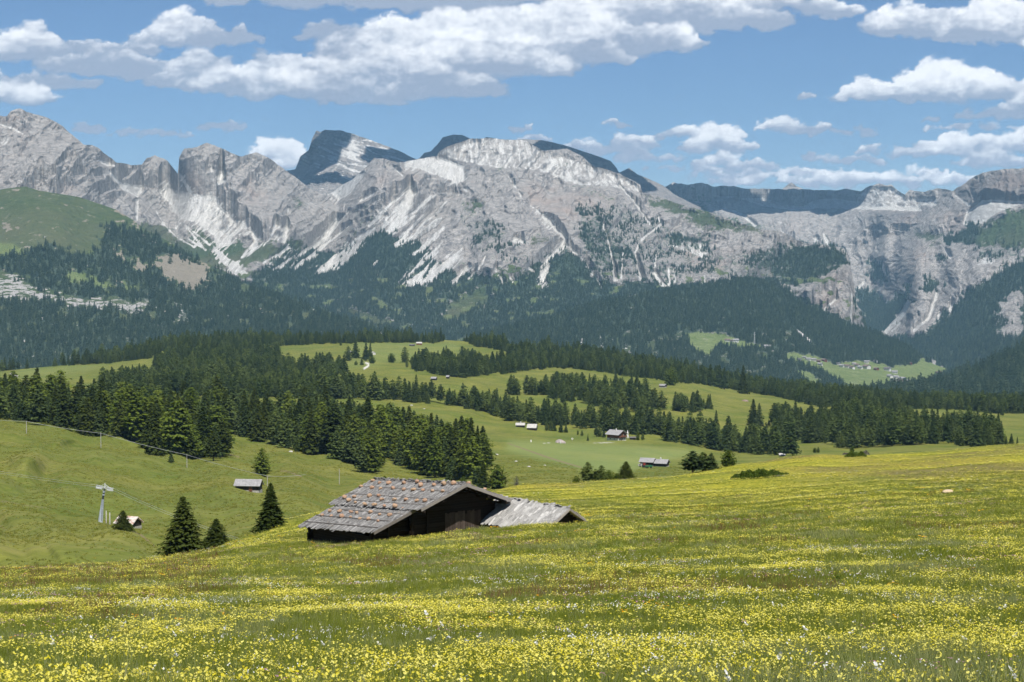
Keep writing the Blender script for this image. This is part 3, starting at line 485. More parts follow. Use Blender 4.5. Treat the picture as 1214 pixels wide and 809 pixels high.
# ================================================================== NEAR MEADOW
NC0 = {-120: ([(3, 905), (5, 868), (8, 838), (12, 820), (20, 785), (30, 762), (50, 735), (80, 712), (120, 690)], (165, 676)),
      0: ([(3, 905), (5, 868), (8, 838), (12, 820), (20, 785), (30, 760), (50, 732), (80, 708), (120, 688)], (165, 675)),
      100: ([(3, 905), (5, 868), (8, 838), (12, 820), (20, 783), (30, 758), (50, 730), (80, 704), (120, 682)], (170, 670)),
      190: ([(3, 905), (5, 868), (8, 838), (12, 820), (20, 781), (30, 756), (50, 727), (80, 701), (120, 677), (160, 667)], (190, 663)),
      240: ([(3, 905), (5, 868), (8, 838), (12, 820), (20, 780), (30, 755), (50, 726), (80, 700), (120, 672), (160, 658)], (200, 650)),
      290: ([(3, 905), (5, 868), (8, 838), (12, 819), (20, 779), (30, 754), (50, 724), (80, 697), (120, 669), (160, 650)], (205, 635)),
      340: ([(3, 905), (5, 868), (8, 838), (12, 819), (20, 778), (30, 753), (50, 723), (80, 695), (120, 666), (150, 650), (190, 626)], (225, 616)),
      380: ([(3, 905), (5, 868), (8, 838), (12, 818), (20, 778), (30, 752), (50, 722), (80, 694), (120, 664), (147, 646), (200, 618)], (235, 607)),
      480: ([(3, 905), (5, 868), (8, 838), (12, 817), (20, 777), (30, 750), (50, 719), (80, 689), (120, 657), (141, 640), (165, 626), (200, 606)], (260, 590)),
      560: ([(3, 905), (5, 868), (8, 838), (12, 816), (20, 776), (30, 748), (50, 716), (80, 684), (120, 650), (141, 632), (155, 625), (200, 600)], (280, 582)),
      650: ([(3, 905), (5, 868), (8, 838), (12, 816), (20, 774), (30, 745), (50, 711), (80, 677), (120, 640), (140, 623), (160, 616), (200, 601)], (300, 575)),
      760: ([(3, 905), (5, 868), (8, 838), (12, 815), (20, 773), (30, 741), (50, 705), (80, 668), (120, 634), (140, 621), (160, 612), (200, 596), (270, 576)], (335, 566)),
      885: ([(3, 905), (5, 868), (8, 838), (12, 815), (20, 772), (30, 738), (50, 698), (80, 660), (120, 630), (150, 613), (200, 590), (280, 565)], (370, 549)),
      960: ([(3, 905), (5, 868), (8, 838), (12, 815), (20, 772), (30, 737), (50, 696), (80, 657), (120, 625), (150, 607), (200, 584), (280, 557)], (385, 538)),
      1010: ([(3, 905), (5, 868), (8, 838), (12, 815), (20, 772), (30, 737), (50, 695), (80, 655), (120, 621), (150, 603), (200, 580), (280, 557)], (390, 540)),
      1060: ([(3, 905), (5, 868), (8, 838), (12, 815), (20, 772), (30, 736), (50, 694), (80, 653), (120, 618), (150, 599), (200, 576), (280, 553)], (400, 537)),
      1214: ([(3, 905), (5, 868), (8, 838), (12, 815), (20, 772), (30, 735), (50, 692), (80, 650), (120, 612), (150, 592), (200, 567), (280, 544)], (420, 525)),
      1340: ([(3, 905), (5, 868), (8, 838), (12, 815), (20, 772), (30, 735), (50, 691), (80, 648), (120, 608), (150, 587), (200, 562), (280, 540)], (430, 519))}
def _st(D): return D*float(np.interp(D, [3, 12, 20, 30, 50, 80, 120], [1.6, 1.6, 1.45, 1.32, 1.16, 1.06, 1.]))
NC = {k: ([(_st(d), y) for d, y in v[0]], v[1]) for k, v in NC0.items()}
nk = sorted(NC); nx_ = np.arange(-120, 1341, 2.0)
Dc = blur(np.interp(nx_, nk, [NC[k][1][0] for k in nk]), 6, 0)
nr = 420; nv = np.linspace(0, 1, nr)
LDN = np.log(4.8)+(np.log(Dc)-np.log(4.8))[None]*nv[:, None]
ND = np.exp(LDN)
YY = np.zeros((len(nk), nr, len(nx_)))
for i, k in enumerate(nk):
    a = np.array(NC[k][0]+[NC[k][1]]); YY[i] = np.interp(LDN, np.log(a[:, 0]), a[:, 1])
fi = np.interp(nx_, nk, np.arange(len(nk))); i0 = np.clip(fi.astype(int), 0, len(nk)-2); fr = fi-i0; fr = fr*fr*(3-2*fr)
NY = YY[i0, :, np.arange(len(nx_))].T*(1-fr)+YY[i0+1, :, np.arange(len(nx_))].T*fr
NY = blur(blur(NY, 5, 0), 6, 1)
NX = np.broadcast_to(nx_, NY.shape)
NV = pt(NX, NY, ND)
NV[..., 2] += (.30*fbm(NV[..., 0]/16, NV[..., 1]/10, 3, 301)+.07*fbm(NV[..., 0]/3., NV[..., 1]/3., 3, 305))*ss(0, 60, ND)+.9*fbm(NV[..., 0]/45, NV[..., 1]/22, 3, 307)*ss(120, 230, ND)
extra = []; q = NV[-1].copy(); hd = q[:, :2]/np.linalg.norm(q[:, :2], axis=1)[:, None]
for d in np.linspace(3, 60, 12):
    e = q.copy(); e[:, :2] += hd*d; e[:, 2] -= .17*d+.0035*d*d; extra.append(e)
NVV = np.concatenate([NV]+[e[None] for e in extra], 0)
me = npmesh('meadow', NVV.reshape(-1, 3), grid_faces(nr+12, len(nx_)), True)
def near(px, D):
    """ground point of the near meadow in direction px at distance D"""
    j = np.clip((px+120)/2., 0, len(nx_)-1.01); j0 = int(j); f = j-j0
    def col(c):
        if D <= Dc[c]:
            q = (math.log(D)-math.log(4.8))/(math.log(Dc[c])-math.log(4.8))*(nr-1); q0 = min(int(q), nr-2); g = q-q0
            return NV[q0, c, 2]*(1-g)+NV[q0+1, c, 2]*g
        return NV[-1, c, 2]-.17*(D-Dc[c])-.0035*(D-Dc[c])**2
    z = col(j0)*(1-f)+col(j0+1)*f; d = pt(px, 600, D); return Vector((d[0], d[1], z))
t = NT('meadow_grass')
pos = t.N('TexCoord').outputs['Object']
p1 = t.noise(.045, 5, .65, mapscale=(1.0, .55, 1)); p2 = t.noise(1.6, 5, .75); p3 = t.noise(.022, 5, .6, mapscale=(1, .5, 1)); p4 = t.noise(.16, 5, .65, mapscale=(.8, .6, 1)); p5 = t.noise(6., 3, .7)
c = t.mix(t.ramp(p4, .35, .65), (.130, .170, .024), (.235, .235, .050))
c = t.mix(t.ramp(p3, .48, .60, 0, .7), c, (.19, .14, .065))
dst = t.N('VectorMath', {0: pos}, operation='LENGTH').outputs['Value']
ye = t.math('MULTIPLY', t.ramp(p1, .40, .58), t.math('MULTIPLY', t.ramp(p2, .34, .60), t.ramp(dst, 20, 120, .25, .68)))
c = t.mix(ye, c, (.50, .43, .035))
c = t.mix(t.ramp(p5, .4, .75, 0, .45), c, (.06, .095, .016))
t.bsdf(c, .95, t.math('ADD', p2, t.math('MULTIPLY', p5, .5)), .7, .25, .05)
MEADOW = t.m
tag(link('meadow', me, t.m), kind='structure')
# base ground reaching under everything
v = [(-9000, -40, -60), (9000, -40, -60), (9000, 3200, -800), (-9000, 3200, -800), (9000, 21000, -1150), (-9000, 21000, -1150)]
me = npmesh('ground', v, [(0, 1, 2, 3), (3, 2, 4, 5)]); tag(link('ground', me, t.m), kind='structure')

# ================================================================== TREES
def leafmat(name, c1, c2, trans=.22, tip=None):
    t = NT(name); oi = t.N('ObjectInfo').outputs['Random']; n = t.noise(1.1, 3, .6)
    c = t.mix(t.ramp(n, .3, .7), c1, c2); c = t.mix(t.math('MULTIPLY', oi, .7), c, tip or c2)
    c = t.mix(t.ramp(t.math('FRACT', t.math('MULTIPLY', oi, 7.3)), .3, 1, 0, .7), c, c1)
    d = t.N('BsdfDiffuse', {'Color': c}); tr = t.N('BsdfTranslucent', {'Color': c})
    t.t.links.new(t.N('MixShader', {0: trans, 1: d.outputs[0], 2: tr.outputs[0]}).outputs[0], t.out.inputs['Surface']); return t.m
M_SPR = leafmat('spruce_needles', (.028, .046, .012), (.070, .088, .018), tip=(.09, .11, .024))
M_LAR = leafmat('larch_needles', (.065, .10, .015), (.165, .205, .032), tip=(.20, .24, .042))
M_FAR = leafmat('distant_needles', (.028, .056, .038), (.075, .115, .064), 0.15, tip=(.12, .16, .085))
M_LR2 = leafmat('pale_larch_needles', (.075, .11, .018), (.165, .20, .036), .3, tip=(.19, .225, .045))
M_PIN = leafmat('pine_needles', (.050, .080, .012), (.100, .135, .022))
M_GRY = leafmat('dry_twigs', (.10, .09, .08), (.17, .155, .14))
M_BRK = simple('bark', (.13, .10, .08), .35, 6, stretch=(3, 3, .6))
def trunk_mesh(name, h, r, lean=0.):
    bm = bmesh.new(); prev = None; n = 7
    for k in range(6):
        z = h*k/5.*.97; rr = r*(1-k/5.)**.85+.015; ring = [bm.verts.new((rr*math.cos(2*math.pi*i/n)+lean*z, rr*math.sin(2*math.pi*i/n), z-(.25 if k == 0 else 0))) for i in range(n)]
        if prev:
            for i in range(n): bm.faces.new((prev[i], prev[(i+1) % n], ring[(i+1) % n], ring[i]))
        prev = ring
    bm.faces.new(prev); me = bpy.data.meshes.new(name); bm.to_mesh(me); bm.free(); me.materials.append(M_BRK); return me
def crown_mesh(name, seed, h=10., rad=2.2, base=.08, levels=26, br=9, clumps=5, csize=.55, shape='spruce', mat=None, droop=.35, power=.85):
    g = np.random.default_rng(seed); V = []; Fc = []
    lob = g.random(8)*6.28
    for l in range(levels):
        f = (l+g.random()*.8)/levels; z = h*(base+(1-base)*f)
        if shape == 'spruce': rr = rad*(1-f)**power*(.82+.36*g.random())+.06*rad
        elif shape == 'larch': rr = rad*(math.sin(math.pi*min(1, (1-f)*.72+.03))**.8)*(.75+.4*g.random())+.05*rad
        else: rr = rad*math.sqrt(max(.02, 1-(2*f-.85)**2/1.35))*(.75+.4*g.random())
        nb = max(3, int(br*(.45+.75*(1-f))))
        a0 = g.random()*6.28
        for b in range(nb):
            a = a0+6.283*b/nb+g.normal()*.22; r_ = rr*(.72+.42*g.random())*(1+.12*math.sin(3*a+lob[0]))
            nc = max(2, int(clumps*(.4+.7*r_/rad)))
            for k in range(nc):
                q = (k+.4+.6*g.random())/nc
                rq = r_*q; zz = z-droop*rq*(.6+.5*q)+(.25*rq*q if shape != 'spruce' else .12*rq*q*q)+g.normal()*.05*h/levels*2
                aa = a+g.normal()*.09
                cx, cy = rq*math.cos(aa), rq*math.sin(aa)
                s = csize*(1.15-.55*f)*(.7+.6*g.random())*(1.1-.3*q)
                # frond: a bent, pointed leaf clump (two triangles sharing a rib) pointing outward and down
                ox, oy = math.cos(aa), math.sin(aa); tx, ty = -oy, ox
                dz = -.35*s+g.normal()*.2*s; w = s*(.42+.2*g.random()); ti = g.normal()*.35
                p0 = (cx-ox*s*.5, cy-oy*s*.5, zz+.1*s); p1 = (cx+ox*s*.75, cy+oy*s*.75, zz+dz)
                p2 = (cx+tx*w, cy+ty*w, zz-.12*s+ti*w); p3 = (cx-tx*w, cy-ty*w, zz-.12*s-ti*w)
                i = len(V); V += [p0, p2, p1, p3]; Fc += [(i, i+1, i+2), (i, i+2, i+3)]
                if k == nc-1 or g.random() < .3:     # hanging twig below the branch
                    i = len(V); V += [(cx-tx*w*.7, cy-ty*w*.7, zz+.05), (cx+tx*w*.7, cy+ty*w*.7, zz), (cx+ox*s*.2, cy+oy*s*.2, zz-s*(.55+.4*g.random()))]; Fc += [(i, i+1, i+2)]
    # leader
    for k in range(8):
        a = k*.8; i = len(V); zz = h*(1-.012*k); s = csize*.18*(1+k*.5); V += [(0, 0, zz+csize*.3), (s*math.cos(a), s*math.sin(a), zz-s*.6), (s*.4*math.cos(a+1.3), s*.4*math.sin(a+1.3), zz-s)]; Fc += [(i, i+1, i+2)]
    me = npmesh(name, V, Fc); me.materials.append(mat); return me
# unit prototypes are 10 m tall; a tree is scaled to its height
def proto_set(tag_, lv, br, cl, cs):   # lv levels, br branches, cl clumps
    out = []
    for s in range(4): out.append(('spruce_tree', crown_mesh('crown_'+tag_, 100+s, 10, (1.9, 2.3, 1.7, 2.6)[s], .05+.03*s, lv, br, cl, cs, 'spruce', M_SPR, .38, (.85, .75, .95, .8)[s]), trunk_mesh('trunk', 10, .2)))
    for s in range(4): out.append(('larch_tree' if s < 2 else 'stone_pine_tree', crown_mesh('crown_'+tag_, 200+s, 10, (2.1, 2.6, 2.7, 2.3)[s], (.14, .1, .08, .2)[s], int(lv*.9), br, cl, cs*1.05, 'larch', (M_LAR, M_LR2, M_LAR, M_SPR)[s], .22), trunk_mesh('trunk', 10, .22)))
    for s in range(2): out.append(('pine_bush', crown_mesh('crown_'+tag_, 300+s, 10, (4.6, 4.0)[s], .02, int(lv*.8), br+3, cl+1, cs*1.3, 'round', M_PIN, .05), trunk_mesh('trunk', 7, .3)))
    out.append(('bare_bush', crown_mesh('crown_'+tag_, 310, 10, 3.6, .02, int(lv*.8), br, cl, cs*.8, 'round', M_GRY, -.2), trunk_mesh('trunk', 8, .3)))
    return out
PN = proto_set('near', 34, 13, 7, .62)
_k = (M_SPR, M_LAR, M_LR2)
M_SPR = leafmat('spruce_needles_hazed', (.034, .058, .020), (.080, .110, .036), tip=(.10, .13, .042)); M_LAR = leafmat('larch_needles_alp', (.055, .088, .024), (.120, .155, .044), tip=(.15, .185, .052)); M_LR2 = leafmat('pale_larch_needles_alp', (.080, .115, .030), (.155, .195, .055), .3)  # bluer needle copies for the woods farther off, haze put into their colour
PM = proto_set('mid', 24, 10, 5, .85)
M_SPR, M_LAR, M_LR2 = _k
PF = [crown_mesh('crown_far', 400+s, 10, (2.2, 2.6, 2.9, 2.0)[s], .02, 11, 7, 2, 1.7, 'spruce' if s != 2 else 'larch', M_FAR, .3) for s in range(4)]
CLOSE = [crown_mesh('crown_close', 500+s, 10, (2.7, 2.9, 2.3)[s], .02, 52, 17, 10, .46, 'spruce', M_SPR, .34, (.80, .75, .85)[s]) for s in range(3)]
SPECIES = {'spruce': (0, 1, 2, 3), 'larch': (4, 5, 6, 7), 'bush': (8, 9), 'bare': (10,)}

HOLES = [[(222, 446), (250, 446), (256, 453), (228, 455)], [(326, 428), (378, 430), (374, 438), (330, 437)], [(352, 446), (380, 446), (380, 456), (354, 456)], [(176, 446), (196, 445), (196, 452), (176, 452)], [(600, 408), (640, 409), (640, 417), (604, 418)], [(186, 419), (200, 417), (200, 423), (186, 424)], [(80, 505), (112, 503), (112, 497), (84, 496)], [(276, 446), (300, 447), (300, 453), (280, 453)], [(430, 462), (446, 464), (446, 470), (432, 469)]]
trees = []   # dict(px,py,D,pos,h,idx,label,group)
def add_tree(pos, h, sp, label, group=None, single=False, w=1.0, crown=None):
    x, y = project(np.array(pos)); D = math.hypot(pos[0], pos[1])
    if x < -60 or x > 1274: return
    trees.append(dict(pos=pos, h=h, sp=sp, idx=random.choice(SPECIES[sp]), label=label, group=group, size=h*F/D, single=single, w=w, crown=crown, D=D, x=float(x), y=float(y)))
def wood(poly, spacing, hm, mixl, label, group, dens=1.0, hv=.2, holes=HOLES):
    """scatter trees over the pasture ground inside a patch"""
    m = newmap(); fill(m, poly)
    for h_ in holes: fill(m, h_, 0)
    fx = samp(m, HX, HY)
    a = HV[:-1, :-1]; b = HV[:-1, 1:]; c_ = HV[1:, :-1]
    area = np.abs((b-a)[..., 0]*(c_-a)[..., 1]-(b-a)[..., 1]*(c_-a)[..., 0])
    cnt = rng.poisson(np.where(fx[:-1, :-1] > .5, area/spacing**2*dens, 0)); ii, jj = np.nonzero(cnt); k = cnt[ii, jj]; ii = np.repeat(ii, k); jj = np.repeat(jj, k)
    kept = []
    cell = {}
    for i, j in zip(ii, jj):
        u, v_ = rng.random(2); p = a[i, j]+(b-a)[i, j]*u+(c_-a)[i, j]*v_
        key = (int(p[0]//(spacing*.75)), int(p[1]//(spacing*.75)))
        if key in cell: continue
        cell[key] = 1; kept.append(p)
    for p in kept:
        r = rng.random(); sp = 'larch' if r < mixl else 'spruce'
        add_tree(Vector(p.tolist()), hm*(1+hv*rng.normal()*1.15 if rng.random() > .16 else rng.uniform(.4, .7)), sp, label, group)
wood([(-120, 497), (0, 500), (60, 508), (130, 521), (172, 535), (205, 545), (250, 547), (264, 546), (256, 536), (236, 517), (262, 514), (300, 524), (345, 536), (400, 549), (440, 556), (462, 548), (470, 540), (500, 540), (520, 552), (560, 572), (576, 566), (572, 552),
      (520, 534), (470, 522), (430, 511), (400, 503), (300, 500), (200, 497), (110, 491), (85, 495), (0, 484), (-120, 484)], 6.4, 15.3, .5, 'tall conifer of the dense wood behind the left green slope', 'conifers of the dense wood left of centre')
wood([(428, 545), (445, 560), (432, 566), (420, 556)], 7, 14, .5, 'tall conifer at the lower edge of the left wood above the barn roof', 'conifers at the lower edge of the left wood')
wood([(468, 540), (530, 545), (545, 572), (530, 575), (500, 562), (470, 558)], 7.5, 16, .5, 'tall conifer in the loose grove above the barn ridge', 'conifers of the grove above the barn')
G2 = 'conifers of the long belt across the alp'; L2 = 'conifer in the long belt that crosses the alp behind the near wood'
wood([(112, 470), (125, 460), (150, 454), (200, 448), (222, 452), (236, 454), (300, 452), (330, 454), (385, 456), (410, 462), (440, 469), (470, 474), (500, 474), (530, 480), (560, 480), (600, 488), (610, 496), (660, 500), (700, 502), (740, 508), (780, 509), (800, 515), (830, 522), (880, 531), (930, 538),
      (940, 541), (900, 540), (870, 537), (820, 530), (790, 524), (760, 517), (700, 509), (640, 505), (600, 499), (570, 489), (530, 481), (470, 476), (420, 474)], 7., 13.5, .45, L2, G2)
wood([(180, 440), (200, 426), (260, 421), (330, 424), (330, 430), (372, 432), (385, 436), (400, 436), (410, 444), (385, 446), (330, 444), (300, 444), (240, 446)], 8, 14.5, .55, 'conifer in the upper left wood below the alp crest', 'conifers of the upper left wood')
wood([(-120, 448), (0, 441), (30, 438), (60, 435), (130, 432), (150, 429), (190, 424), (250, 418), (330, 411), (380, 409), (400, 408), (470, 407), (500, 407), (515, 408.5), (525, 405.5), (545, 403.5), (560, 411), (600, 418), (604, 430), (625, 437), (680, 438),
      (700, 440), (740, 447), (770, 449), (800, 455), (830, 456), (870, 463), (920, 471), (960, 481), (985, 485), (1000, 491), (1050, 485), (1100, 485.5), (1140, 487), (1190, 492), (1214, 491), (1340, 492), (1340, 470), (1214, 476), (1100, 474), (1000, 464), (900, 453),
      (800, 432), (700, 414), (600, 402), (500, 398), (400, 398), (300, 399), (200, 402), (100, 424), (0, 433), (-120, 438)], 8.5, 13.5, .35,
     'dark conifer of the wood along the crest of the alp', 'conifers along the crest of the alp')
wood([(487, 433), (500, 429), (560, 431), (610, 434), (645, 438), (620, 442), (580, 446), (545, 449), (520, 446), (487, 438)], 8.5, 14, .4, 'conifer of the grove on the upper alp below the crest', 'conifers of the upper alp grove')
wood([(645, 462), (700, 460), (712, 468), (760, 470), (770, 478), (785, 486), (760, 492), (715, 484), (690, 480), (660, 478), (645, 470)], 9, 14.5, .55, 'conifer of the grove in the middle of the right alp', 'conifers of the middle alp grove')
wood([(604, 466), (612, 466), (612, 469), (604, 469)], 6, 14, .4, 'conifer of the small clump beside the middle alp grove', 'conifers of the small alp clump')
wood([(620, 466), (640, 466), (640, 469), (620, 469)], 6, 14, .4, 'conifer of the small clump beside the middle alp grove', 'conifers of the small alp clump')
wood([(792, 482), (826, 482), (845, 485), (820, 491), (800, 488)], 8, 13, .6, 'conifer of the open clump on the right alp', 'conifers of the open clump on the right alp')
wood([(908, 504), (930, 499), (960, 505), (985, 500), (1000, 491), (1010, 489), (1040, 491), (1075, 501), (1092, 511), (1130, 521), (1140, 525), (1000, 533), (970, 526), (950, 526), (930, 518)], 8, 13.5, .45, 'conifer of the big wood right of the alp meadow', 'conifers of the wood on the right')
wood([(1113, 507), (1150, 505), (1175, 513), (1187, 523), (1187, 530), (1130, 530)], 7.5, 11.5, .35, 'conifer of the dark grove beside the small far right hut', 'conifers of the far right grove')
def single(px, py, hp, sp, label, w=1.0, crown=None, D=None, group=None):
    pos = near(px, D) if D else hill(px, py)
    Dd = math.hypot(pos.x, pos.y); add_tree(pos, hp*Dd/F, sp, label, group, True, w, crown)
single(217, 0, 76, 'spruce', 'tallest near spruce, its foot on the meadow edge left of the barn', 1.45, 0, D=203)
single(256, 0, 36, 'spruce', 'short broad spruce touching the tall near spruce on its right', 1.9, 1, D=207)
single(321, 0, 55, 'spruce', 'solitary dense dark spruce just left of the stone-weighted barn roof', 1.42, 2, D=208)
single(146, 637, 24, 'spruce', 'small spruce hiding the left half of the rusty red roofed hut', 1.9, 1)
single(203, 556, 17, 'spruce', 'small lone spruce on the left green slope between two cable poles', 1.1)
single(311, 563, 34, 'larch', 'lone conifer above and right of the small grey roofed hut', 1.1)
single(184, 545, 60, 'spruce', 'tall dark spruce at the lower front of the left wood'); single(210, 542, 64, 'larch', 'broad tall larch at the lower front of the left wood')
single(228, 547, 42, 'larch', 'middle sized larch at the tip of the left wood'); single(253, 549, 35, 'larch', 'last larch at the right tip of the front wood', 1.1)
single(163, 527, 60, 'larch', 'broad round larch in front of the left wood beside the pale pole', 1.2)
single(352, 535, 12, 'bush', 'tiny bush at the foot of the left wood', .8)
single(590, 581, 29, 'bush', 'round bright green bushy pine behind the barn ridge', 1.0); single(566, 580, 24, 'larch', 'green conifer touching the round bushy pine behind the barn', 1.3); single(573, 581, 34, 'spruce', 'narrow dark spruce behind the round bushy pine')
single(549, 578, 11, 'bush', 'low green bush peeping above the right end of the barn roof', 1.0); single(456, 572, 5, 'bush', 'tuft of green shrub peeping over the barn ridge', 1.4)
single(612, 580, 15, 'bare', 'bare grey leafless bush right of the round bushy pine', .7)
single(742, 0, 24, 'spruce', 'dark broad spruce on the meadow edge left of the two dark barns', 1.95, 1, D=327)
single(722, 0, 14, 'bush', 'bright green small pine left of the dark broad spruce', 1.0, D=324)
for x, h, w_, l in ((683, 9, .8, 'lowest bush of the row on the meadow edge'), (697, 20, .45, 'greyish pine in the row of bushes on the meadow edge'), (706, 13, .5, 'slim pine in the row of bushes on the meadow edge'), (713, 16, .4, 'thin pine in the row beside the bright green small pine'), (731, 7, .9, 'tiny dark bush touching the dark broad spruce')):
    single(x, 0, h*1.35, 'larch' if h > 12 else 'bush', l, w_*3.4 if h > 12 else w_*1.3, D=316)
single(821, 0, 27, 'larch', 'bright green larch, left one of the tight cluster on the meadow edge', 2.0, D=345); single(833, 0, 23, 'larch', 'middle larch of the tight cluster on the meadow edge', 2.0, D=346); single(843, 0, 20, 'spruce', 'lower right tree of the tight cluster on the meadow edge', 2.1, D=347)
single(863, 0, 20, 'bush', 'round green bushy pine standing alone right of the tight cluster', 1.05, D=354)
for px, py, hp, sp, l in ((893, 505, 32, 'spruce', 'taller slim spruce of the trio on the open right alp'), (900, 506, 28, 'spruce', 'second spruce of the trio on the open right alp'), (894, 520, 17, 'spruce', 'smallest spruce of the trio, lowest on the open right alp'),
                          (849, 508, 22, 'spruce', 'lone spruce above the right end of the belt'), (1083, 499, 12, 'spruce', 'lone small spruce in the far right meadow'), (1095, 504, 10, 'spruce', 'small spruce left of the tiny far right hut'),
                          (1206, 532, 13, 'spruce', 'rightmost little spruce behind the meadow edge'), (1199, 532, 17, 'spruce', 'taller of three little spruces behind the right meadow edge'), (1193, 532, 13, 'spruce', 'leftmost of three little spruces behind the right meadow edge'),
                          (1188, 532, 8, 'spruce', 'tiny spruce left of three little spruces behind the right meadow edge'), (1150, 491, 10, 'larch', 'small round tree below the crest wood on the far right'), (1188, 493, 12, 'spruce', 'dark tree sticking out of the crest wood on the far right'), (1160, 490, 8, 'larch', 'small tree beside the round one on the far right'),
                          (480, 430, 19, 'larch', 'taller of two trees in the upper alp meadow'), (464, 430, 11, 'bush', 'round low tree left of the taller tree in the upper alp meadow'), (421.5, 425, 24, 'spruce', 'slim spruce right of the two tiny upper huts'), (413, 428, 18, 'larch', 'broad tree below the tiny hut on the upper alp'),
                          (434, 428, 22, 'spruce', 'dark spruce left of the tiny white hut on the upper alp'), (439, 423, 17, 'spruce', 'second spruce beside the tiny white hut'), (441, 431, 9, 'bush', 'round dark bush below the tiny white hut'), (429, 433, 10, 'spruce', 'little spruce left of the white track'),
                          (422, 433, 5, 'bush', 'tiny bush left of the white track'), (482.5, 436, 9, 'larch', 'tiny larch left of the upper alp grove'), (491, 438, 14, 'spruce', 'small spruce at the left foot of the upper alp grove'), (494, 441, 10, 'spruce', 'lowest small spruce at the left foot of the upper alp grove'), (508, 441, 12, 'larch', 'small larch below the upper alp grove'), (404, 410, 8, 'spruce', 'small tree at the upper left edge of the alp meadow'),
                          (697, 523, 8, 'spruce', 'small round spruce in front of the bushes left of the chalet'), (756, 522, 11, 'larch', 'left of two small trees right of the chalet'), (762, 522, 9, 'larch', 'right of two small trees right of the chalet'), (716, 519, 11, 'spruce', 'dark small tree touching the left wall of the chalet'),
                          (707, 518, 13, 'larch', 'wide grey green tree left of the chalet'), (711, 518, 12, 'larch', 'grey green tree between the wide one and the chalet'), (685, 516, 6, 'larch', 'low bush left of the wide grey green tree'), (690, 517, 7, 'larch', 'second low bush left of the wide grey green tree'),
                          (653, 511, 14, 'spruce', 'dark tree right of the pale roofed huts'), (648, 511, 11, 'larch', 'tree between the pale roofed huts and the dark tree'), (657, 511, 16, 'spruce', 'tall dark tree right of the pale roofed huts'), (665, 513, 14, 'spruce', 'left dark tree below the grey roofed barn'), (671, 513, 13, 'spruce', 'right dark tree below the grey roofed barn'),
                          (755, 459, 20, 'spruce', 'dark spruce at the right edge of the alp crest meadow'), (749, 459, 17, 'spruce', 'second spruce at the right edge of the alp crest meadow'), (738, 456, 9, 'larch', 'round small tree below the crest wood'), (730, 455, 16, 'spruce', 'slim spruce below the crest wood'), (716, 453, 9, 'spruce', 'short spruce below the crest wood'),
                          (724, 454, 6, 'spruce', 'tiny spruce below the crest wood'), (795, 457, 19, 'bush', 'wide spreading dark tree above the dark alp hut'), (881, 467, 34, 'spruce', 'tall thin spruce towering over the crest wood on the right'), (853, 460, 28, 'spruce', 'thin trunked tall spruce left of the towering one'), (859, 462, 26, 'spruce', 'thin trunked spruce next to the towering one'),
                          (842, 458, 26, 'spruce', 'thin trunked spruce on the gap in the crest wood'), (1010, 536, 7, 'bush', 'tiny bush below the big right wood'), (966, 537, 6, 'bush', 'low scrub at the bottom of the open right alp'), (970, 537, 7, 'larch', 'thin scrub at the bottom of the open right alp')):
    single(px, py, hp, sp, l)

trees.sort(key=lambda d: -(d['size']+(1e4 if d['single'] else 0)))
NIND = 285
ind, rest = trees[:NIND], trees[NIND:]
KIND = {'spruce': 'conifer', 'larch': 'conifer', 'bush': 'bush', 'bare': 'bush'}
for d in ind:
    pr = (PN if d['size'] > 30 else PM)[d['idx']]
    cm_ = CLOSE[d['crown']] if d['crown'] is not None else pr[1]
    nm = {'spruce': 'spruce_tree', 'larch': 'larch_tree', 'bush': 'pine_bush', 'bare': 'bare_bush'}[d['sp']]
    e = empty(nm, d['pos'], random.random()*6.28, d['label'], {'spruce': 'tree', 'larch': 'tree'}.get(d['sp'], 'bush'), d['group'] if not d['single'] else None)
    s = d['h']/10.; wv = d['w']*(random.uniform(.9, 1.15) if not d['single'] else 1); e.scale = (s*wv, s*wv, s)
    o = bpy.data.objects.new('crown', cm_); C.objects.link(o); o.parent = e
    o = bpy.data.objects.new('trunk', pr[2]); C.objects.link(o); o.parent = e

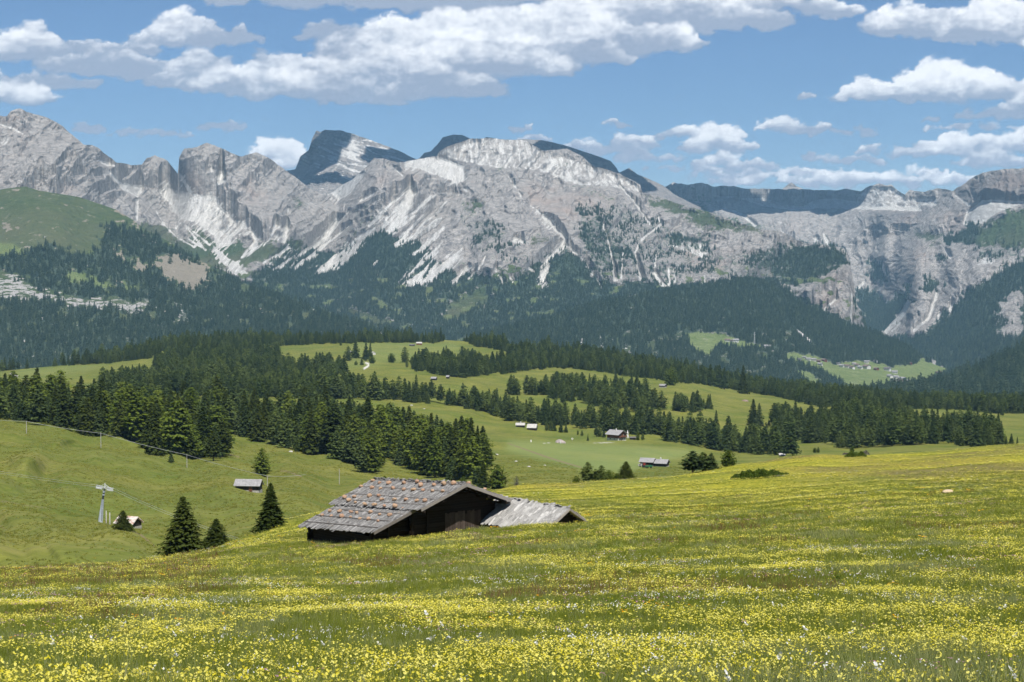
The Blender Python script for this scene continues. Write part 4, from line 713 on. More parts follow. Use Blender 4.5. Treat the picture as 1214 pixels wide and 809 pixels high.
def gn_scatter(name, pts, idx, scl, rot, protos, kind='stuff', real=False):
    """one object: mesh of points instancing the prototypes"""
    col = bpy.data.collections.new(name+'_kinds')
    for i, me_ in enumerate(protos):
        o = bpy.data.objects.new('%s_%02d' % (name, i), me_); col.objects.link(o)
    me = bpy.data.meshes.new(name); n = len(pts); me.vertices.add(n); me.vertices.foreach_set('co', np.asarray(pts, np.float32).ravel())
    a = me.attributes.new('idx', 'INT', 'POINT'); a.data.foreach_set('value', np.asarray(idx, np.int32))
    a = me.attributes.new('scl', 'FLOAT_VECTOR', 'POINT'); a.data.foreach_set('vector', np.asarray(scl, np.float32).ravel())
    a = me.attributes.new('rot', 'FLOAT_VECTOR', 'POINT'); a.data.foreach_set('vector', np.asarray(rot, np.float32).ravel())
    o = bpy.data.objects.new(name, me); C.objects.link(o); tag(o, kind=kind)
    ng = bpy.data.node_groups.new(name, 'GeometryNodeTree'); ng.interface.new_socket('Geometry', in_out='INPUT', socket_type='NodeSocketGeometry'); ng.interface.new_socket('Geometry', in_out='OUTPUT', socket_type='NodeSocketGeometry')
    gi = ng.nodes.new('NodeGroupInput'); go = ng.nodes.new('NodeGroupOutput'); ip = ng.nodes.new('GeometryNodeInstanceOnPoints'); ci = ng.nodes.new('GeometryNodeCollectionInfo')
    ci.inputs['Collection'].default_value = col; ci.inputs['Separate Children'].default_value = True; ci.inputs['Reset Children'].default_value = True
    def attr(nm, ty):
        x = ng.nodes.new('GeometryNodeInputNamedAttribute'); x.data_type = ty; x.inputs['Name'].default_value = nm
        return [s_ for s_ in x.outputs if s_.enabled and s_.name == 'Attribute'][0]
    L = ng.links.new; L(gi.outputs[0], ip.inputs['Points']); L(ci.outputs[0], ip.inputs['Instance']); ip.inputs['Pick Instance'].default_value = True
    L(attr('idx', 'INT'), ip.inputs['Instance Index']); L(attr('scl', 'FLOAT_VECTOR'), ip.inputs['Scale'])
    e2r = ng.nodes.new('FunctionNodeEulerToRotation'); L(attr('rot', 'FLOAT_VECTOR'), e2r.inputs[0]); L(e2r.outputs[0], ip.inputs['Rotation'])
    L(ip.outputs[0], go.inputs[0]); md = o.modifiers.new('scatter', 'NODES'); md.node_group = ng
    return o
if rest:
    n = len(rest); hh = np.array([d['h']/10 for d in rest]); ww = hh*rng.uniform(.9, 1.15, n)
    gn_scatter('conifer_woods', [d['pos'][:] for d in rest], [d['idx'] for d in rest], np.stack([ww, ww, hh], -1), np.stack([np.zeros(n), np.zeros(n), rng.random(n)*6.28], -1), [p[1] for p in PM])
fp = np.concatenate(sheets); n = len(fp); hh = (np.concatenate(tsc)*(1+.32*rng.normal(size=n))).clip(.5, 2.9); 
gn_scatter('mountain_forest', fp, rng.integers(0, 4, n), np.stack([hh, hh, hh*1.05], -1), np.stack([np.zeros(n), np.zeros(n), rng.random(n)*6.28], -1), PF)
print('TREES', len(trees), 'far', n)
# ================================================================== BARN WITH STONE-WEIGHTED ROOF
def boxes(name, L, mat=None, parent=None, rv=False):
    """L: list of (center, ax, ay, az) half-axis vectors -> one mesh"""
    n = len(L); V = np.zeros((n, 8, 3)); k = 0
    for sx in (-1, 1):
        for sy in (-1, 1):
            for sz in (-1, 1):
                V[:, k] = [np.array(c)+np.array(a)*sx+np.array(b)*sy+np.array(d)*sz for c, a, b, d in L]; k += 1
    f = np.array([(0, 1, 3, 2), (4, 6, 7, 5), (0, 4, 5, 1), (2, 3, 7, 6), (0, 2, 6, 4), (1, 5, 7, 3)])
    me = npmesh(name, V.reshape(-1, 3), (f[None]+8*np.arange(n)[:, None, None]).reshape(-1, 4))
    r = np.repeat(rng.random((n, 3)), 8, 0); colattr(me, 'rv', np.concatenate([r, np.ones((8*n, 1))], 1))
    return link(name, me, mat, parent)
def woodmat(name, c1, c2, lichen=None, scale=(9, 9, 1.2)):
    t = NT(name); r = t.N('SeparateColor', {'Color': t.N('Attribute', attribute_name='rv').outputs['Color']})
    n = t.noise(3., 5, .7, mapscale=scale); n2 = t.noise(1.2, 5, .7)
    c = t.mix(t.ramp(n, .3, .7), c1, c2); c = t.mix(t.math('MULTIPLY', r.outputs['Red'], .6), c, tuple(v*.55 for v in c1))
    c = t.mix(t.ramp(r.outputs['Green'], .75, 1, 0, .5), c, tuple(min(1, v*1.35) for v in c2))
    if lichen: c = t.mix(t.ramp(n2, .60, .70, 0, .45), c, lichen)
    t.bsdf(c, .9, n, .4, .02, .15); return t.m
M_SHG = woodmat('weathered_shingle', (.10, .098, .095), (.37, .355, .335), (.30, .20, .11))
M_SHG2 = woodmat('pale_weathered_shingle', (.24, .235, .22), (.54, .52, .49))
M_LOG = woodmat('dark_log', (.012, .009, .007), (.030, .022, .016), scale=(1.2, 1.2, 8))
M_PLK = woodmat('sunlit_patch_plank', (.045, .03, .022), (.13, .105, .09))  # paler than the logs: sunlight on the gable put into the colour
M_BRG = woodmat('barge_board', (.16, .14, .125), (.32, .29, .26))
A = np.array([-.643, .766, -.06]); Wv = np.array([.766, .643, 0.]); Rf = np.array([-3.48, 145., -17.59]); Zv = np.array([0, 0, 1.])
def bp(a, w_, dz=0, SL=.355): return Rf+A*a+Wv*w_+Zv*(-SL*abs(w_)+dz)
barn = empty('hay_barn', bp(5.5, -1, -4.), 0, 'long low dark log barn with stone weighted grey shingle roof, standing in the flower meadow', 'barn')
bl = Vector(barn.location)
def loc(p): return tuple(np.array(p)-np.array(bl))
def shingles(a0, a1, w0, w1, dz, sgn, mat, name, par, base=Rf, Ad=A, SL=.355, expo=.36, pw=(.10, .22), org=None):
    L = []; dn = Wv*sgn+Zv*(-SL); dl = np.linalg.norm(dn); dn = dn/dl; nrm = np.cross(Ad/np.linalg.norm(Ad), dn); nrm *= np.sign(nrm[2]); ad = Ad/np.linalg.norm(Ad)
    s = abs(w0)*dl; send = abs(w1)*dl; rows = int((send-s)/expo)+1; ex = (send-s)/rows
    for r in range(rows):
        a = a0+rng.random()*.1-.05
        while a < a1:
            wd = rng.uniform(*pw); ln = ex*.5+.16+.1*rng.random()
            c = base+Ad*(a+wd/2)+dn*(s+ex*(r+.5)+.1+rng.normal()*.09)+nrm*(dz+.035+rng.normal()*.010)
            tl = nrm*(.032+rng.normal()*.022); L.append((loc(c) if org is None else tuple(c-org), ad*(wd/2-.006), dn*ln-tl+ad*rng.normal()*.01, nrm*(.013+.008*rng.random()))); a += wd
    # boarding under the shingles
    c = base+Ad*((a0+a1)/2)+dn*((s+send)/2)+nrm*(dz-.05); L.append((loc(c) if org is None else tuple(c-org), ad*((a1-a0)/2), dn*((send-s)/2), nrm*.03))
    return boxes(name, L, mat, par)
r1 = shingles(0, 11.7, 0, 4.31, 0, -1, M_SHG, 'roof', barn); shingles(0, 11.7, 0, 4.35, 0, 1, M_SHG, 'roof', barn)
r3 = shingles(1.0, 10.9, 4.05, 7.94, -.16, -1, M_SHG, 'roof', barn)
# ridge cap, battens and barge boards
def beam(a0, w0, a1, w1, dz, hw, hh, base=bp, off=None):
    p = np.array(base(a0, w0, dz)); q = np.array(base(a1, w1, dz)); d = (q-p)/2; L_ = np.linalg.norm(d); s = np.cross(d/L_, Zv); s /= np.linalg.norm(s); u = np.cross(s, d/L_)
    return ((tuple((p+q)/2-(np.array(bl) if off is None else off))), d, s*hw, u*hh)
for b_ in [beam(-.04, 0, -.04, -4.36, -.10, .03, .11), beam(-.04, 0, -.04, 4.4, -.10, .03, .11)]: boxes('bargeboard', [b_], M_BRG, barn)
for b_ in [beam(.96, -4.1, .96, -8.0, -.25, .03, .11)]: boxes('bargeboard', [b_], M_BRG, barn)
for b_ in [beam(11.74, 0, 11.74, -4.36, -.10, .03, .11), beam(11.74, 0, 11.74, 4.4, -.10, .03, .11), beam(10.94, -4.1, 10.94, -8.0, -.25, .03, .11)]: boxes('bargeboard', [b_], M_BRG, barn)
boxes('roof_batten', [beam(.1, w_, 11.6, w_+.05, .09, .035, .03) for w_ in (-.35, -1.55, -2.9, -3.9)]+[beam(1.1, w_, 10.8, w_, -.05, .035, .03) for w_ in (-5.2, -6.4, -7.5)], M_BRG, barn)
boxes('rafter', [beam(a_, 0, a_, -4.2, -.2, .05, .07) for a_ in (.35, .75, 11.3)]+[beam(a_, 0, a_, 4.25, -.2, .05, .07) for a_ in (.35, .75, 11.3)]+[beam(-.02, w_, 11.6, w_, -.36, .09, .09) for w_ in (0, -2.2, 2.2, -4.0, 4.0)], M_LOG, barn)
logs = []
hA = A*np.array([1, 1, 0]); hA = hA/np.linalg.norm(hA)
z = -24.2
while z < -17.9:
    zc = z+.11
    for av, lo_, hi_ in ((1.5, -4.15, 3.9), (2.2, -7.35, -4.1), (10.5, -7.35, 3.9)):
        zr = Rf[2]-.06*av-.30
        hw = (zr-zc)/.355
        if av == 1.5: lo, hi = max(-hw, lo_), min(hw, hi_)
        elif av == 2.2: lo, hi = max(-(hw-.3), lo_), hi_
        else: lo, hi = max(-hw, lo_), min(hw, hi_)
        if hi-lo > .25:
            c = Rf+A*av*np.array([1, 1, 0])+Wv*(lo+hi)/2; c[2] = zc; logs.append((loc(c), Wv*((hi-lo)/2+.12*rng.random()), hA*(.09+.015*rng.random()), Zv*.095))
    for wv, a0, a1 in ((-7.35, 1.95, 9.7), (3.85, 1.5, 10.5)):
        if zc < Rf[2]-.3-.06*8-.355*abs(wv)-(.25 if wv < 0 else 0):
            c = Rf+A*np.array([1, 1, 0])*(a0+a1)/2+Wv*wv; c[2] = zc; logs.append((loc(c), hA*((a1-a0)/2+.15*rng.random()), Wv*(.09+.015*rng.random()), Zv*.095))
    z += .2
boxes('wall', logs, M_LOG, barn)
pl = []
w_ = -1.0
while w_ < 2.3:
    wd = .16+.12*rng.random(); hh = 2.1-.25*abs(w_)*.3+rng.normal()*.05; zt = -18.9-.355*abs(w_)*.25; c = Rf+A*np.array([1, 1, 0])*1.36+Wv*(w_+wd/2); zt = -19.95+rng.normal()*.06
    c[2] = (zt-23.6)/2; pl.append((loc(c), Wv*(wd/2-.01), hA*.018, Zv*((zt+23.6)/2))); w_ += wd
boxes('plank_door', pl, M_PLK, barn)  # real planks, their width and top cut to the painted sunlit patch
for a_, w_, zt in ((1.3, -4.15, -19.5), (1.3, -2.75, -19.0), (2.0, -7.45, -20.8), (2.0, -5.9, -20.3)): boxes('post', [(loc(np.array([*(Rf+A*a_+Wv*w_)[:2], (-24+zt)/2])), Wv*.08, hA*.08, Zv*((zt+24)/2))], M_LOG, barn)
# stones that weigh the roof down
def stone_mesh(seed, r=1.):
    bm = bmesh.new(); bmesh.ops.create_icosphere(bm, subdivisions=2, radius=1); g = random.Random(seed); ax = [Vector((g.gauss(0, 1), g.gauss(0, 1), g.gauss(0, 1))).normalized() for _ in range(7)]; h = [g.uniform(.62, .9) for _ in ax]
    for v in bm.verts:
        for a_, h_ in zip(ax, h):
            d = v.co.dot(a_)
            if d > h_: v.co -= a_*(d-h_)*.85
        v.co *= 1+g.uniform(-.05, .05)
    me = bpy.data.meshes.new('stone'); bm.to_mesh(me); bm.free(); return me
t = NT('lichen_stone'); oi = t.N('ObjectInfo').outputs['Random']; n = t.noise(4., 5, .7); n2 = t.noise(9, 4, .6)
c = t.mix(t.ramp(n, .38, .62), (.27, .22, .18), (.42, .19, .09)); c = t.mix(t.math('MULTIPLY', oi, .6), c, (.40, .29, .18)); c = t.mix(t.ramp(n2, .6, .72), c, (.55, .50, .44))
t.bsdf(c, .95, n2, .6, .03, .1); M_STN = t.m
M_STG = simple('pale_stone', (.42, .40, .37), .3, 3, .95, bump=.6, bd=.05)
stone_ms = [stone_mesh(s) for s in range(6)]
for m_ in stone_ms: m_.materials.append(M_STN)
rows = [('ridge row', [(620, 75, 1), (675, 93, 1), (748, 95, 1.3), (800, 60, 1.3), (870, 95, 1.25), (940, 74, .9), (975, 85, 1.3), (1003, 112, 1.5), (1110, 110, 1.1), (1190, 103, 1.5), (1266, 98, 1.5)]),
        ('second row', [(525, 122, 1), (612, 133, 1.2), (682, 140, 1), (780, 137, 1.2), (868, 147, 1.1), (945, 148, 1.2), (1020, 152, 1), (1098, 158, .9), (1178, 162, 1.1)]),
        ('third row', [(428, 233, 1.4), (472, 205, 1.1), (593, 198, 1.3), (668, 195, 1.2), (692, 228, 1.2), (793, 228, 1.1), (885, 228, 1.1), (972, 236, 1), (1037, 238, 1.3)]),
        ('fourth row', [(480, 250, .9), (555, 264, 1.1), (632, 268, 1.2), (712, 278, 1), (795, 280, 1.5), (862, 298, .8)]),
        ('fifth row', [(275, 318, 1.1), (355, 322, 1.2), (445, 325, 1), (493, 335, 1.1), (603, 328, 1.1), (675, 347, .9), (755, 350, 1.2)]),
        ('lowest row', [(215, 352, 1.1), (288, 357, .8), (372, 362, 1.4), (443, 367, .8), (518, 380, .9), (585, 383, 1.2), (660, 398, .8)])]
ordn = ['first', 'second', 'third', 'fourth', 'fifth', 'sixth', 'seventh', 'eighth', 'ninth', 'tenth', 'eleventh']
def on_roof(px, py):
    d = pt(px, py, 1.); s_ = 145.
    for _ in range(30):
        q = d*s_-Rf; aa = (q[0]*hA[0]+q[1]*hA[1]); ww = q[0]*Wv[0]+q[1]*Wv[1]; zr = Rf[2]-.06*aa-.355*abs(ww)-(.16 if ww < -4.31 else 0)
        s_ = zr/d[2]*.5+s_*.5
    return d*s_
def put_stone(p, sz, label, group=None, mat=None):
    o = bpy.data.objects.new('roof_stone', random.choice(stone_ms)); C.objects.link(o); s = .145*sz
    o.location = (p[0], p[1], p[2]+s*.62+.06); o.scale = (s*1.25, s, s*.85); o.rotation_euler = (random.uniform(-.3, .3), random.uniform(-.3, .3), random.random()*6); tag(o, label, 'stone', group)
    return o
for rn, L in rows:
    for i, (x, y, s) in enumerate(L):
        p = on_roof(350+x/6.744, 560+(y+6*s)/6.744); put_stone(p, s*1.05, 'orange stone, %s from left in the %s on the barn roof' % (ordn[i], rn), 'stones weighing down the barn roof')
put_stone(bp(10.9, -3.7), 1.5, 'big pale stone at the back left corner of the barn roof', 'stones weighing down the barn roof')
put_stone(bp(.4, .55), 1.5, 'orange stone just behind the front end of the barn ridge', 'stones weighing down the barn roof')
put_stone(bp(.5, 2.2), 1.2, 'orange stone showing over the right roof edge of the barn', 'stones weighing down the barn roof')
# ---- the low shed beside it
R2 = np.array([-.97, 150., -19.3]); A2 = np.array([-.643, .766, 0.]); SL2 = .63
shed = empty('shed', (1.7, 146.5, -21.), 0, 'low shed with pale shaggy shingle roof crouching right of the big dark barn', 'shed'); so = np.array(shed.location)
shingles(-8.26, .1, 0, 2.4, 0, -1, M_SHG2, 'roof', shed, R2, A2, SL2, .42, (.14, .34), so); shingles(-8.26, .1, 0, 1.75, 0, 1, M_SHG2, 'roof', shed, R2, A2, SL2, .42, (.14, .34), so)
def bp2(a, w_, dz=0): return R2+A2*a+Wv*w_+Zv*(-SL2*abs(w_)+dz)
for b_ in [beam(-8.3, 0, -8.3, -2.45, -.06, .03, .08, bp2, so), beam(-8.3, 0, -8.3, 1.8, -.06, .03, .08, bp2, so), beam(.14, .1, .14, -2.45, .02, .05, .05, bp2, so)]: boxes('bargeboard', [b_], M_BRG, shed)
lg = []
z = -23.6
while z < -19.6:
    for av in (-7.7, -.3):
        hw = (R2[2]-.2-z)/SL2; c = R2+A2*av; c = c+Wv*((min(hw, 1.5)-min(hw, 2.1))/2); c[2] = z
        if hw > .15: lg.append((tuple(c-so), Wv*((min(hw, 1.5)+min(hw, 2.1))/2), A2*.09, Zv*.095))
    for wv in (-2.05, 1.45):
        if z < R2[2]-.25-SL2*abs(wv): c = R2+A2*(-4.)+Wv*wv; c[2] = z; lg.append((tuple(c-so), A2*3.8, Wv*.09, Zv*.095))
    z += .2
boxes('wall', lg, M_LOG, shed)

# ================================================================== HUTS, CHALETS, VILLAGE
M_RFG = simple('grey_roof', (.30, .29, .29), .3, 1.5, stretch=(1, 1, 1)); M_RFP = simple('pale_roof', (.46, .44, .41), .2, 1.5); M_RFD = simple('slate_roof', (.15, .14, .14), .25, 1.)
M_WD = simple('dark_hut_wood', (.035, .026, .02), .4, 2, stretch=(1, 1, 6)); M_WB = simple('brown_chalet_wood', (.17, .07, .04), .3, 1.); M_WH = simple('white_plaster', (.62, .60, .56), .1, 1); M_ST = simple('stone_footing', (.36, .34, .31), .3, 2)
M_GL = simple('window_glass', (.03, .035, .04), .1, 2, .2, spec=.5)
t = NT('rusty_roof'); n = t.noise(.9, 4, .6, mapscale=(1, 1, 3)); t.bsdf(t.mix(t.ramp(n, .40, .52), (.44, .24, .18), (.60, .55, .50)), .7, n, .2, .02); M_RST = t.m
def prism(name, L, W, h, rise, mat, parent, z0=0.):
    v = [(-L/2, -W/2, z0), (L/2, -W/2, z0), (L/2, W/2, z0), (-L/2, W/2, z0), (-L/2, -W/2, h), (L/2, -W/2, h), (L/2, W/2, h), (-L/2, W/2, h), (-L/2, 0, h+rise), (L/2, 0, h+rise)]
    me = bpy.data.meshes.new(name); me.from_pydata(v, [], [(0, 1, 5, 4), (2, 3, 7, 6), (1, 2, 6, 9, 5), (3, 0, 4, 8, 7), (0, 3, 2, 1), (4, 5, 9, 8), (6, 7, 8, 9)]); return link(name, me, mat, parent)
def gable_roof(L, W, h, rise, ov, th, mat, parent, name='roof'):
    sl = rise/(W/2); y = W/2+ov; z1 = h-sl*ov; bx_ = []
    n = math.hypot(y, h+rise-z1)
    for s in (-1, 1):
        c = (0, s*y/2, (h+rise+z1)/2+th*.8); d = (0, s*y/2, (z1-h-rise)/2); u = (0, -d[2]/n*2*s*0+s*(h+rise-z1)/n*th/2, y/n*th/2)
        bx_.append((c, (L/2+ov, 0, 0), d, u))
        for k in range(5):   # courses of boards, a little proud
            f = (k+.5)/5; bx_.append(((0, s*y*f, h+rise-(h+rise-z1)*f+th*1.5), (L/2+ov, 0, 0), (0, s*y*.085, -(h+rise-z1)*.085+.01), (0, u[1]*.4, u[2]*.4)))
    return boxes(name, bx_, mat, parent)
def hut(px, py, Lp, W, h, rise, rz, label, cat, name, rmat, wmat, D=None, pos=None, ov=.4, foot=None, wins=(), door=None, chim=None, group=None, balcony=False, detail=True):
    p = pos or (near(px, D) if D else hill(px, py)); DD = math.hypot(p.x, p.y); L = Lp*DD/F
    o = empty(name, p, rz, label, cat, group)
    prism('wall', L, W, h, rise, wmat, o, -1.5)
    r = gable_roof(L, W, h, rise, ov, .14, rmat, o)
    if foot: boxes('stone_footing', [((0, -W/2, foot/2-.6), (L/2+.04, 0, 0), (0, .06, 0), (0, 0, foot/2+.6)), ((L/2, 0, foot/2-.6), (.06, 0, 0), (0, W/2+.04, 0), (0, 0, foot/2+.6))], foot_mat[0], o)
    for (sd, u, v, ww, wh) in wins:
        c = (u*L/2, -W/2-.03, v) if sd == 's' else (L/2+.03, u*W/2, v); ax = ((ww/2, 0, 0), (0, .04, 0), (0, 0, wh/2)) if sd == 's' else ((.04, 0, 0), (0, ww/2, 0), (0, 0, wh/2))
        f = boxes('window', [(c, *ax)], M_WH, o); c2 = (c[0], c[1]-.04, c[2]) if sd == 's' else (c[0]+.04, c[1], c[2])
        boxes('pane', [(c2, tuple(q*.75 for q in ax[0]), tuple(q*.75 for q in ax[1]), tuple(q*.75 for q in ax[2]))], M_GL, f)
    if door: boxes('door', [((door[0]*L/2, -W/2-.03, .9), (.5, 0, 0), (0, .03, 0), (0, 0, .95)) if door[1] == 's' else ((L/2+.03, door[0]*W/2, .9), (.03, 0, 0), (0, .5, 0), (0, 0, .95))], M_WB, o)
    if chim: boxes('chimney', [((chim*L/2, -W*.12, h+rise+.3), (.3, 0, 0), (0, .3, 0), (0, 0, .8))], M_WH, o)
    if balcony: boxes('balcony', [((L/2+.5, 0, h*.55), (.5, 0, 0), (0, W/2, 0), (0, 0, .06)), ((L/2+.98, 0, h*.55+.45), (.03, 0, 0), (0, W/2, 0), (0, 0, .4))], M_WB, o)
    return o
foot_mat = [M_ST]
hut(295, 581, 28, 3.6, 1.9, 1.3, R(-8), 'small grey roofed log hut standing alone on the left green slope', 'hut', 'log_hut', M_RFG, M_WD, foot=.45, ov=.5, door=(.3, 's'))
hut(152.5, 630, 23, 3.0, 1.25, 1.0, R(-24), 'small hut with rusty red and white roof behind the little spruce', 'hut', 'log_hut', M_RST, M_WD, foot=.6, ov=.35)
hut(643, 0, 32, 3.6, 1.6, 1.2, R(-4), 'sunken hut showing only its pale grey roof over the meadow edge', 'hut', 'log_hut', M_SHG2 if False else M_RFG, M_WD, D=322, ov=.3).location.z -= 1.2
foot_mat[0] = M_WH
hut(731, 522, 17, 8., 4.2, 2.2, R(-42), 'big brown chalet with grey roof and white ground floor beside the closed parasol', 'chalet', 'chalet', M_RFG, M_WB, foot=1.6, ov=1.1, wins=[('e', -.55, 1.2, 1., 1.1), ('e', .1, 1.2, 1., 1.1), ('e', .6, 1.2, 1., 1.1), ('e', -.4, 3.4, .9, 1.), ('e', .4, 3.4, .9, 1.), ('s', -.4, 1.2, 1., 1.1), ('s', .3, 1.2, 1, 1.1)], door=(-.2, 'e'), chim=.1, balcony=True)
foot_mat[0] = M_ST
hut(768, 553, 15, 5.4, 2.4, 1.5, R(-22), 'left one of two dark barns in the pale mown meadow', 'barn', 'log_barn', M_RFG, M_WD, foot=.4, ov=.7)
hut(785, 554, 13, 5.4, 2.0, 1.5, R(-22), 'right one of two dark barns, with a white chimney', 'barn', 'log_barn', M_RFG, M_WD, foot=.4, ov=.7, chim=-.2)
hut(617, 506.5, 10, 4., 1.5, 1.3, R(-6), 'smaller pale roofed hut left of its twin at the wood edge', 'hut', 'log_hut', M_RFP, M_WD, chim=.1)
hut(631, 510, 10.5, 5., 1.8, 2.2, R(-12), 'larger pale roofed hut right of its twin at the wood edge', 'hut', 'log_hut', M_RFP, M_WD)
hut(637, 499.5, 5, 4., 1.4, 1.1, R(-10), 'tiny hut half hidden behind the two pale roofed huts', 'hut', 'log_hut', M_RFG, M_WD)
hut(669, 503, 9, 5., 2.0, 1.4, R(-35), 'grey roofed barn between the dark trees above the meadow', 'barn', 'log_barn', M_RFG, M_WD)
hut(750, 521.5, 7, 3., 1.3, .5, R(-5), 'low dark shelter between the chalet parasol and two small trees', 'shelter', 'shelter', M_RFD, M_WD)
hut(786, 459.5, 7.5, 5., 2., 1.4, R(-35), 'dark hut with grey roof on the open right alp', 'hut', 'log_hut', M_RFG, M_WD, foot=.8)
hut(514.5, 451, 6, 4.5, 1.8, 1.3, R(-15), 'small grey hut in the upper alp meadow above the belt of trees', 'hut', 'log_hut', M_RFG, M_WD)
hut(531, 449, 3, 3.5, 1.8, 1.2, R(-15), 'tiny hut at the wood edge right of the small grey hut', 'hut', 'log_hut', M_RFG, M_WD)
hut(488.5, 410.5, 6, 4., 1.5, 1.2, R(-5), 'lower left of two tiny barns under the crest wood', 'barn', 'log_barn', M_RFD, M_WD)
hut(497, 409, 6.5, 4.5, 2.4, 1.6, R(-5), 'pinkish roofed tiny barn under the crest wood', 'barn', 'log_barn', M_RFP, M_WB)
hut(416.5, 419.5, 5, 4.5, 2, 1.4, R(-5), 'tiny grey roofed hut above the broad tree on the upper alp', 'hut', 'log_hut', M_RFG, M_WD)
hut(442.5, 420.8, 3, 5., 2.2, 1.6, R(-55), 'tiny hut with white gable beside the dark spruce on the upper alp', 'hut', 'log_hut', M_RFP, M_WH)
hut(1103.5, 502, 8, 4.5, 1.6, 1.4, R(-4), 'tiny far right hut with pinkish pale roof beside the dark grove', 'hut', 'log_hut', M_RFP, M_WD, foot=.9)
hut(1109.5, 501.5, 2.2, 3., 1.2, .9, R(-4), 'very small annexe right of the tiny far right hut', 'hut', 'log_hut', M_RFP, M_WD)
hut(927, 541, 6, 3.5, .6, .9, R(0), 'pale roof barely showing over the meadow edge at the right', 'hut', 'log_hut', M_RFP, M_WD)
# village in the valley, single small houses
M_RFB = simple('brown_roof', (.20, .15, .13), .25, .5)
vm = {}
def vhouse(px, py, wpx, hpx, rz, wall, roof, label):
    p = SLOPE(px, py); D = math.hypot(p.x, p.y); L = wpx*D/F; Wd = L*.75; h = hpx*D/F*.6; rise = Wd*.24
    o = empty('village_house', p, rz, label, 'house', 'houses of the valley village'); prism('wall', L, Wd, h, rise, wall, o, -4.); gable_roof(L, Wd, h, rise, 1.4, .5, roof, o)
    r = math.radians(0)
    w_ = []
    for fl in range(max(1, int(h/3))):
        for k in range(3): w_.append(((L*(k-1)*.28, -Wd/2-.08, 1.6+fl*2.9), (.7, 0, 0), (0, .08, 0), (0, 0, .7)))
    for k, b_ in enumerate(w_[:4]): boxes('window', [b_], M_GL, o)
VL = [(948, 427.5, 4, 3, 'dark', 'above the left end of the village'), (953, 425, 3.5, 2.5, 'white', 'highest left of the village'), (958, 427.5, 5, 3.5, 'white', 'at the left end of the village'), (965, 427.8, 5, 3.5, 'white', 'second at the left end of the village'), (970, 429.3, 4.5, 3, 'red', 'with reddish roof left of the village middle'),
      (977, 428.5, 5.5, 3.5, 'red', 'wide with reddish roof left of the village middle'), (972, 433.5, 5, 3.5, 'white', 'bright below the reddish roofed pair'), (993, 432.5, 4, 3, 'dark', 'dark at the foot of the wood'), (998, 435.5, 5, 3.5, 'white', 'left in the upper village row'), (1004, 436, 6, 4, 'brown', 'wide in the upper village row'),
      (1010, 437.2, 5.5, 4, 'brown', 'middle of the upper village row'), (1012, 433, 4, 3, 'white', 'behind the upper village row'), (1016, 434.5, 5, 3.5, 'brown', 'above the middle of the village row'), (1020, 437.5, 5, 4, 'white', 'right of the village middle'), (1027, 437.5, 8, 5, 'brown', 'largest, at the right end of the upper row'), (1027, 430.5, 5, 3.5, 'white', 'alone above the large one'),
      (1037.5, 430.5, 4.5, 4, 'dark', 'tall and alone under the wood'), (1039, 439, 5, 3.5, 'red', 'reddish, right of the large one'), (1052.5, 440, 7, 4.5, 'dark', 'dark roofed at the top of the lower cluster'), (1060.5, 443, 6, 3.5, 'white', 'right of the dark roofed one'), (1055, 448, 6, 4, 'white', 'left of the lower cluster'), (1062, 448.5, 6, 3.5, 'white', 'middle of the lower cluster'),
      (1069, 451, 7, 4, 'white', 'right of the lower cluster'), (1059, 453, 6, 4, 'white', 'lowest left of the lower cluster'), (1067, 454, 6, 4, 'brown', 'lowest middle of the lower cluster'), (1075, 453.5, 6, 4, 'white', 'lowest right of the lower cluster'), (1080, 453, 5, 3, 'brown', 'last at the right of the lower cluster'),
      (1079, 432, 4, 2.6, 'red', 'reddish at the edge of the right wood'), (1113, 443, 6, 2.5, 'red', 'low and reddish at the far right meadow'), (862, 404.5, 5.5, 3, 'brown', 'brown, left in the high hamlet'), (867.5, 405.5, 4, 2.6, 'brown', 'second in the high hamlet'), (873, 405.5, 6, 4.5, 'white', 'bright, right in the high hamlet'), (910, 412.5, 8, 3.5, 'white', 'pale and wide at the right end of the high meadow')]
wm = {'white': (M_WH, M_RFG), 'dark': (M_WH, M_RFD), 'brown': (M_WH, M_RFB), 'red': (M_WB, M_RFB)}
for i, (x, y, a_, b_, k, l_) in enumerate(VL): vhouse(x, y, a_, b_, R(random.choice((-8, -35, 12, -60))), *wm[k], 'distant valley house, '+l_)

# ================================================================== LIFT PYLON, POLES, CABLES
M_STL = simple('galvanised_steel', (.50, .54, .60), .12, 2, .5, metal=.3); M_DKS = simple('dark_steel', (.05, .06, .08), .2, 2, .5, metal=.3); M_LGT = simple('pale_steel', (.60, .61, .62), .2, 2, .6); M_PW = simple('grey_pole_wood', (.40, .38, .35), .2, 4); M_WIR = simple('pale_cable', (.42, .43, .42), .1, 3, .5)
def lathe(rings, n, mat, name, parent, flat=False):
    V = []; Fc = []
    for (c, r) in rings:
        for i in range(n): V.append((c[0]+r*math.cos(6.28318*i/n), c[1]+r*math.sin(6.28318*i/n), c[2]))
    for k in range(len(rings)-1):
        for i in range(n): Fc.append((k*n+i, k*n+(i+1) % n, (k+1)*n+(i+1) % n, (k+1)*n+i))
    me = npmesh(name, V, Fc, True); return link(name, me, mat, parent)
pb = hill(119, 623); DD = math.hypot(pb.x, pb.y); u = DD/F; py_ = empty('lift_pylon', pb, 0, 'white tapering chairlift pylon with a crosshead of cable wheels, leaning slightly right', 'lift pylon')
top_ = (6*u, 0, 46*u)
lathe([((0, 0, -1), 3.0*u), ((0, 0, 0), 2.9*u), ((3.2*u, 0, 27*u), 1.35*u)], 12, M_STL, 'mast', py_)
